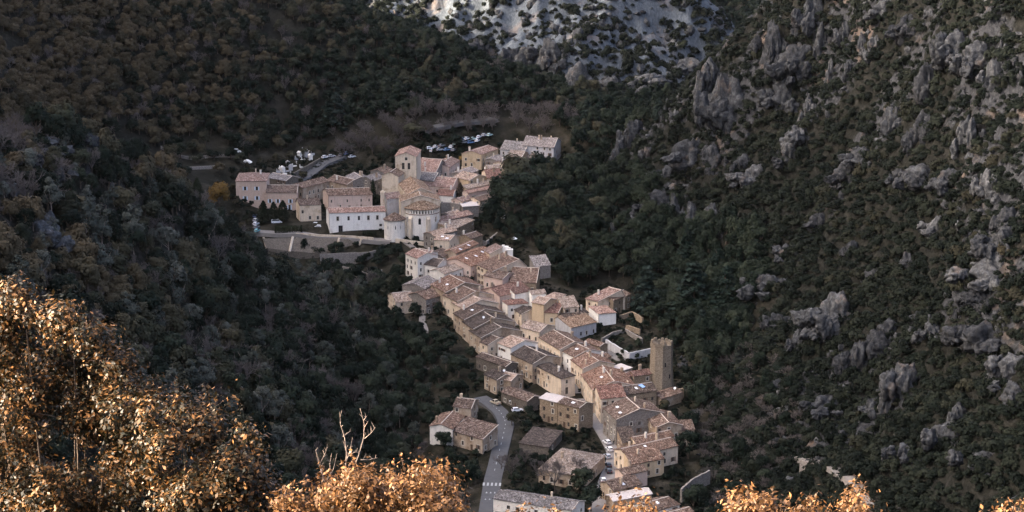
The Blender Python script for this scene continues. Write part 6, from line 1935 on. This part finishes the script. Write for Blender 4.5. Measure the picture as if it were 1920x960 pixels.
k = inpoly(px, py, [(1140, 270), (1225, 180), (1290, 130), (1360, 85), (1420, 30), (1490, -30), (1540, -140), (2200, -140), (2200, 1080), (1300, 1080), (1310, 960), (1330, 800), (1350, 690), (1420, 630), (1440, 520), (1330, 420), (1250, 390), (1080, 380), (1040, 330)])
k &= (Y < 1030) & (rs.uniform(0, 1, len(X)) < np.clip((dens - .2) * 5.0, .72, .98))
k &= clear_of_houses(X, Y, 2)
X, Y, Z = X[k], Y[k], Z[k]
big = rs.uniform(0, 1, len(X)) ** 3
sc = 1.5 + 2.3 * big
commit('shrub', X, Y, Z, sc, rs.uniform(.7, 1.3, len(X)), 'dark evergreen shrub on the rocky eastern slope', 'shrubs of the eastern slope', 260, 'scrub', parts=False)
# far mountain: scrub clumps on pale rock
X, Y, Z, px, py, rs = scatter(4.0, (-130, 190), (1130, 1420), 8)
dens = fbm(X, Y, 20, 4, 51)
k = inpoly(px, py, [(640, -5), (560, -140), (1300, -140), (1340, 0), (1395, 95), (1300, 150), (1240, 205), (1100, 200), (1060, 172), (1000, 140), (900, 106), (820, 70), (700, 38)]) & (Y > 1150)
k &= (rs.uniform(0, 1, len(X)) < np.clip((dens - .37) * 7, 0.16, .94))
X, Y, Z = X[k], Y[k], Z[k]
sc = 1.6 + 2.8 * rs.uniform(0, 1, len(X)) ** 2
INST.setdefault('scrub', []).append(('shrub', np.stack([X, Y, Z - .2 * sc], 1), np.stack([sc, sc, sc * 1.1], 1)))
# boulders and ledges between the bushes
X, Y, Z, px, py, rs = scatter(3.3, (30, 250), (490, 1020), 12)
k = (px > 1180) & (fbm(X, Y, 34, 4, 91) > .535) & (rs.uniform(0, 1, len(X)) < .6) & clear_of_houses(X, Y, 6) & (X > 62)
sc = .7 + 1.9 * rs.uniform(0, 1, len(X)) ** 2
B1 = [('boulder', np.stack([X, Y, Z], 1)[k], np.stack([sc, sc, sc], 1)[k])]
X, Y, Z, px, py, rs = scatter(5.0, (-130, 190), (1150, 1400), 13)
k = (fbm(X, Y, 18, 3, 81) > .45) & (rs.uniform(0, 1, len(X)) < .6)
sc = 1.0 + 3.0 * rs.uniform(0, 1, len(X)) ** 2
B1.append(('boulder', np.stack([X, Y, Z], 1)[k], np.stack([sc, sc, sc], 1)[k]))
for i_ in range(4):
    p_ = hit(1500 + 60 * i_, 560 + 40 * i_)
    tag(link('boulder', KIND['boulder'][i_][0], None, p_), 'loose boulder lying among the bushes of the eastern slope', 'rock', 'boulders of the eastern slope')
INST['rubble'] = B1
# distant hill
X, Y, Z, px, py, rs = scatter(6.0, (90, 330), (1480, 2000), 9)
k = (px < 1620) & (py < 90) & (rs.uniform(0, 1, len(X)) < .75)
X, Y, Z = X[k], Y[k], Z[k]
sc = rs.uniform(2.5, 4.5, len(X))
INST.setdefault('forest', []).append(('evergreen_tree', np.stack([X, Y, Z - .3], 1), np.stack([sc, sc, sc], 1)))
# weeds, brambles and low bushes in gardens and along roads
X, Y, Z, px, py, rs = scatter(2.1, (-140, 120), (600, 1060), 10)
k = inpoly(px, py, VIL) | inpoly(px, py, [(560, 470), (760, 455), (760, 600), (700, 620), (620, 560)])
k &= clear_of_houses(X, Y, .3) & (fbm(X, Y, 9, 3, 61) > .44)
k &= ~inpoly(px, py, [(470, 405), (620, 405), (740, 440), (740, 460), (600, 455), (470, 445)])
X, Y, Z = X[k], Y[k], Z[k]
sc = rs.uniform(.4, 1.1, len(X))
INST.setdefault('undergrowth', []).append(('shrub', np.stack([X, Y, Z], 1), np.stack([sc, sc, sc * .8], 1)))

X, Y, Z, px, py, rs = scatter(4.6, (-140, 120), (600, 1060), 14)
k = (inpoly(px, py, VIL) | inpoly(px, py, [(560, 470), (760, 455), (760, 600), (700, 620), (620, 560)])) & clear_of_houses(X, Y, 1.6) & (fbm(X, Y, 14, 3, 66) > .46)
k &= ~inpoly(px, py, [(470, 395), (620, 395), (740, 440), (745, 462), (600, 458), (470, 450)])
X, Y, Z = X[k], Y[k], Z[k]
sc = np.where((proj(X, Y, Z)[0] < 880) & (proj(X, Y, Z)[1] > 470), rs.uniform(1.5, 3.4, len(X)), rs.uniform(1.0, 2.2, len(X)))
INST['wood'].append(('evergreen_tree', np.stack([X, Y, Z - .4], 1), np.stack([sc, sc, sc], 1)))

X, Y, Z, px, py, rs = scatter(4.2, (-20, 110), (640, 1000), 15)
k = inpoly(px, py, [(915, 425), (990, 400), (1060, 395), (1070, 520), (1030, 505), (1015, 470), (960, 462), (945, 445)]) | inpoly(px, py, [(1205, 600), (1260, 590), (1330, 640), (1310, 730), (1285, 720), (1285, 650), (1240, 632)])
k &= clear_of_houses(X, Y, 2.2) & (rs.uniform(0, 1, len(X)) < .8)
X, Y, Z = X[k], Y[k], Z[k]
sc = rs.uniform(1.6, 3.4, len(X))
INST['wood'].append(('evergreen_tree', np.stack([X, Y, Z - .4], 1), np.stack([sc, sc, sc * 1.1], 1)))

def instancer(name, label, batches):
    kinds = sorted({b[0] for b in batches})
    ng = bpy.data.node_groups.new(name + '_nodes', 'GeometryNodeTree')
    ng.interface.new_socket('Geometry', in_out='INPUT', socket_type='NodeSocketGeometry')
    ng.interface.new_socket('Geometry', in_out='OUTPUT', socket_type='NodeSocketGeometry')
    gi = ng.nodes.new('NodeGroupInput'); go = ng.nodes.new('NodeGroupOutput')
    jo = ng.nodes.new('GeometryNodeJoinGeometry')
    src = {}
    base = 0
    order = []
    for kd_ in kinds:
        src[kd_] = base
        for cm, tm in KIND[kd_]:
            order.append((cm, tm)); base += 1
    for cm, tm in reversed(order):
        j2 = ng.nodes.new('GeometryNodeJoinGeometry')
        for me_ in (cm, tm):
            user = next((o for o in bpy.data.objects if o.data == me_), None) if me_ else None
            if user is None: continue
            oi = ng.nodes.new('GeometryNodeObjectInfo'); oi.transform_space = 'ORIGINAL'
            oi.inputs['Object'].default_value = user
            ng.links.new(oi.outputs['Geometry'], j2.inputs[0])
        g2 = ng.nodes.new('GeometryNodeGeometryToInstance')
        ng.links.new(j2.outputs[0], g2.inputs[0]); ng.links.new(g2.outputs[0], jo.inputs[0])
    ip = ng.nodes.new('GeometryNodeInstanceOnPoints')
    ng.links.new(gi.outputs[0], ip.inputs['Points']); ng.links.new(jo.outputs[0], ip.inputs['Instance'])
    ip.inputs['Pick Instance'].default_value = True
    def attr(nm, typ):
        n = ng.nodes.new('GeometryNodeInputNamedAttribute'); n.data_type = typ; n.inputs['Name'].default_value = nm
        return n.outputs['Attribute']
    ng.links.new(attr('pick', 'INT'), ip.inputs['Instance Index'])
    er = ng.nodes.new('FunctionNodeEulerToRotation')
    ng.links.new(attr('turn', 'FLOAT_VECTOR'), er.inputs[0]); ng.links.new(er.outputs[0], ip.inputs['Rotation'])
    ng.links.new(attr('size', 'FLOAT_VECTOR'), ip.inputs['Scale'])
    ng.links.new(ip.outputs[0], go.inputs[0])
    pos = np.concatenate([b[1] for b in batches]); sca = np.concatenate([b[2] for b in batches])
    r0 = np.random.default_rng(len(pos))
    pick = np.concatenate([src[b[0]] + r0.integers(0, len(KIND[b[0]]), len(b[1])) for b in batches])
    me_ = bpy.data.meshes.new(name); me_.vertices.add(len(pos)); me_.vertices.foreach_set('co', pos.astype(np.float32).ravel())
    at1 = me_.attributes.new('size', 'FLOAT_VECTOR', 'POINT'); at1.data.foreach_set('vector', sca.astype(np.float32).ravel())
    tr = np.zeros((len(pos), 3), np.float32); tr[:, 2] = r0.uniform(0, 6.28, len(pos)); tr[:, 0] = r0.uniform(-.12, .12, len(pos))
    at2 = me_.attributes.new('turn', 'FLOAT_VECTOR', 'POINT'); at2.data.foreach_set('vector', tr.ravel())
    at3 = me_.attributes.new('pick', 'INT', 'POINT'); at3.data.foreach_set('value', pick.astype(np.int32))
    o = link(name, me_)
    md = o.modifiers.new('spread', 'NODES'); md.node_group = ng
    tag(o, label, None, None, 'stuff')
    print(name, len(pos))
for nm, lab in (('wood', 'mixed woodland on the slopes round the village'), ('forest', 'dense evergreen forest on the hill behind the village'), ('scrub', 'dark scrub spread over the rocky mountainsides'), ('rubble', 'limestone boulders and ledges between the bushes'), ('undergrowth', 'low weeds and brambles in the village gardens')):
    instancer(nm, lab, INST[nm])

# ------------------------------------------------------------------ sunlit oaks in front of the viewpoint
M['front_leaf'] = m_leaf('sunlit_oak_leaves', (0.006, 0.007, 0.0025), (0.030, 0.019, 0.0065), (0.25, 0.118, 0.040), 0.5, 0.22, .2, True, 1.6, None, (.3, .66, 1.02))
M['front_leaf_gold'] = m_leaf('golden_oak_leaves', (0.036, 0.018, 0.006), (0.115, 0.055, 0.020), (0.33, 0.165, 0.066), 0.5, 0.22, .25, True, 1.6, None, (.22, .6, 1.0))
def poly_sample(rs, poly, n):
    p = np.array(poly, float); lo, hi = p.min(0), p.max(0)
    out = np.zeros((0, 2))
    while len(out) < n:
        q = rs.uniform(lo, hi, (n * 2, 2))
        out = np.concatenate([out, q[inpoly(q[:, 0], q[:, 1], poly)]])
    return out[:n]
def near_tree(label, poly, D, T, n, leaves, seed, mat, base, spiky=.35, leaf=.030, group=None, name='oak_tree', cat='tree'):
    rs = np.random.default_rng(seed)
    # boughs first, then leaf clumps gathered on each bough, so that gaps stay between them
    nb = max(6, n // 16)
    bough = poly_sample(rs, poly, nb)
    spread = rs.uniform(10, 34, nb)
    pick = rs.integers(0, nb, n)
    q = bough[pick] + rs.normal(size=(n, 2)) * spread[pick][:, None] * np.array([1.0, .8])
    bd = rs.uniform(-.5, .5, nb)
    inside = inpoly(q[:, 0], q[:, 1] + 8, poly) | (rs.uniform(0, 1, n) < .25)
    q = q[inside]; dep = bd[pick][inside] * T + rs.normal(size=len(q)) * .16
    C, Nn = [], []
    tips = []
    bc = np.array([atY(p_[0], p_[1] + 14, D + d_ * T) for p_, d_ in zip(bough, bd)])
    kb = pick[inside]
    tw = []
    for (px_, py_), dp_, kk in zip(q, dep, kb):
        c = np.array(atY(px_, py_, D + dp_))
        tips.append(c)
        if rs.uniform() < .6: tw.append((bc[kk], c, .006))
        m = int(leaves * rs.uniform(.5, 1.4))
        sig = rs.uniform(.06, .12)
        off = rs.normal(size=(m, 3)) * np.array([sig, sig, sig * .9])
        C.append(c + off); Nn.append(off / sig + np.array([0, 0, 1.0]) + rs.normal(size=(m, 3)) * .7)
        if rs.uniform() < spiky:
            L = rs.uniform(.12, .34); d = np.array([rs.normal() * .3, rs.normal() * .3, 1.0]); d /= np.linalg.norm(d)
            tw.append((c, c + d * L * 1.04, .0035))
            k = int(L * 80); t = rs.uniform(0, 1, k)
            o2 = rs.normal(size=(k, 3)) * (.032 * (1.2 - t))[:, None]
            C.append(c + d * (t * L)[:, None] + o2); Nn.append(o2 * 25 + np.array([0, 0, .6]) + rs.normal(size=(k, 3)) * .6)
    C = np.concatenate(C); Nn = np.concatenate(Nn)
    v, f = leaf_quads(C, Nn, leaf * rs.uniform(.6, 1.25, len(C)), rs, 1.9, .35)
    zb = ground1(base[0], base[1])
    root = empty(name, (base[0], base[1], zb))
    tag(root, label, cat, group)
    o = np.array([base[0], base[1], zb])
    link('crown', mesh('crown', v - o, f, M[mat]), root)
    tm = MB()
    for a_, b_, r_ in tw:
        md_ = (a_ + b_) / 2 + rs.normal(size=3) * .02
        tm.tube([tuple(a_ - o), tuple(md_ - o), tuple(b_ - o)], [r_, r_ * .75, r_ * .4], 3)
    tag(link('twigs', tm.mesh('twigs', M['bark']), root), kind='stuff')
    m = MB()
    tips = np.array(tips) - o
    mid = tips.mean(0); mid[2] = tips[:, 2].min() * .75
    m.tube([(0, 0, -.6), (mid[0] * .3, mid[1] * .3, mid[2] * .5), tuple(mid)], [.16, .13, .09], 8)
    for i in rs.choice(len(tips), min(22, len(tips)), replace=False):
        t = tips[i]; st = mid * rs.uniform(.7, 1.0); pts_ = [st]
        for g_ in (.3, .55, .8, 1.0):
            p_ = st + (t - st) * g_ + rs.normal(size=3) * .10 * (1 - .8 * g_); p_[2] = st[2] + (t[2] - st[2]) * g_ ** 1.5
            pts_.append(p_)
        m.tube([tuple(p_) for p_ in pts_], [.04, .028, .02, .012, .005], 5)
    link('trunk', m.mesh('trunk', M['bark']), root)
    return root
near_tree('large sunlit oak filling the lower left corner', [(-60, 540), (0, 535), (50, 545), (70, 580), (130, 602), (150, 596), (195, 625), (215, 660), (245, 675), (232, 700), (268, 728), (275, 800), (250, 1060), (-60, 1060)], 25, 2.6, 1150, 100, 1, 'front_leaf', (-5.6, 25.6))
near_tree('second sunlit oak overlapping the large one', [(255, 760), (300, 735), (345, 735), (370, 750), (372, 790), (430, 785), (455, 790), (462, 815), (478, 825), (470, 860), (505, 930), (512, 1060), (240, 1060)], 24, 2.2, 560, 100, 2, 'front_leaf', (-3.6, 24.5))
near_tree('golden brown oak bush at the bottom beside the bare branches', [(512, 950), (560, 935), (590, 915), (640, 905), (690, 900), (730, 905), (745, 900), (780, 918), (800, 900), (835, 905), (855, 930), (865, 960), (868, 1060), (512, 1060)], 23, 1.6, 420, 90, 3, 'front_leaf_gold', (-1.7, 23.4), spiky=.6)
near_tree('small golden tuft before the lowest street houses', [(1135, 962), (1160, 950), (1200, 950), (1215, 970), (1215, 1060), (1135, 1060)], 22.5, .8, 70, 64, 4, 'front_leaf_gold', (1.2, 22.6), spiky=.6)
near_tree('small golden tuft left of the tallest golden spire', [(1375, 962), (1400, 945), (1440, 942), (1455, 965), (1455, 1060), (1375, 1060)], 22, .7, 60, 64, 5, 'front_leaf_gold', (2.5, 22.2), spiky=.7)
near_tree('narrow golden tuft between the two taller ones', [(1490, 965), (1505, 945), (1525, 960), (1530, 1060), (1490, 1060)], 22, .5, 34, 60, 6, 'front_leaf_gold', (3.1, 22.1), spiky=.8)
near_tree('tallest golden spire at the bottom right of the village', [(1575, 960), (1590, 930), (1605, 930), (1620, 960), (1620, 1060), (1575, 1060)], 22, .5, 44, 64, 7, 'front_leaf_gold', (3.6, 22.2), spiky=.9)
near_tree('low golden tuft hardly showing at the bottom of the picture', [(960, 968), (1040, 966), (1045, 1060), (960, 1060)], 22.5, .6, 60, 40, 8, 'front_leaf_gold', (.3, 22.6), spiky=.4)
near_tree('low golden tuft in the far lower corner', [(1840, 970), (1930, 966), (1930, 1060), (1840, 1060)], 22, .6, 50, 40, 9, 'front_leaf_gold', (5.2, 22.2), spiky=.4)
# leafless shoots standing out of the golden bush
def bare_shoots():
    D = 23.2
    b = atY(620, 965, D)
    zb = ground1(b.x, b.y)
    root = empty('bare_sapling', (b.x, b.y, zb))
    tag(root, 'leafless sapling with pale upright shoots rising from the golden bush', 'sapling')
    o = Vector((b.x, b.y, zb))
    T = lambda px_, py_, dd=0.0: atY(px_, py_, D + dd) - o
    m = MB(); m.tube([(0, 0, -.5), T(620, 1000) * .5, T(620, 965), T(619, 925)], [.03, .024, .014, .010], 7)
    link('trunk', m.mesh('trunk', M['bark_pale']), root)
    br = [[(619, 925), (608, 900), (598, 870), (592, 843)], [(605, 890), (600, 868), (610, 850), (614, 838)], [(610, 905), (625, 880), (632, 850)], [(619, 925), (640, 910), (660, 885), (672, 855), (682, 820), (683, 795), (676, 768)],
          [(640, 912), (648, 880), (650, 850), (646, 820), (638, 795), (637, 772)], [(648, 870), (656, 845), (661, 820)], [(684, 822), (696, 812), (704, 801)], [(650, 848), (643, 826)], [(676, 862), (692, 862), (708, 858)], [(643, 818), (652, 812), (658, 808)], [(600, 895), (592, 893)], [(684, 800), (690, 790)], [(682, 788), (688, 780)], [(650, 858), (664, 848), (672, 848)], [(630, 915), (655, 900), (668, 888)], [(622, 900), (618, 870), (622, 850)]]
    rs = random.Random(3)
    for i, p in enumerate(br):
        dd = rs.uniform(-.15, .15)
        m = MB(); n = len(p)
        m.tube([T(x, y, dd * k / n) for k, (x, y) in enumerate(p)], [.0085 * (1 - .7 * k / (n - 1)) * (1 if i in (0, 3, 4) else .65) for k in range(n)], 5)
        for k in range(1, n):
            for _ in range(2):
                a = T(*p[k], dd * k / n).lerp(T(*p[k - 1], dd * (k - 1) / n), rs.random())
                m.tube([a, a + Vector((rs.uniform(-.04, .04), rs.uniform(-.04, .04), rs.uniform(.02, .07)))], [.003, .0015], 4)
        link('branch', m.mesh('branch', M['bark_pale']), root)
bare_shoots()

# ------------------------------------------------------------------ haze in the valley
hz_ = MB(); hz_.box(-700, 700, -250, 2450, float(GZ.min()) - 1.5, max(float(GZ.max()) + 14, CAM_H + 20))
hm_ = bpy.data.materials.new('haze'); hm_.use_nodes = True
hm_.node_tree.nodes.clear()
ho_ = hm_.node_tree.nodes.new('ShaderNodeOutputMaterial')
hv_ = hm_.node_tree.nodes.new('ShaderNodeVolumePrincipled')
hv_.inputs['Color'].default_value = (0.86, 0.85, 0.84, 1)
hv_.inputs['Density'].default_value = 0.000011
hv_.inputs['Anisotropy'].default_value = 0.8
hm_.node_tree.links.new(hv_.outputs[0], ho_.inputs['Volume'])
tag(link('haze', hz_.mesh('haze', hm_)), 'thin sunlit haze hanging in the valley', None, None, 'stuff')
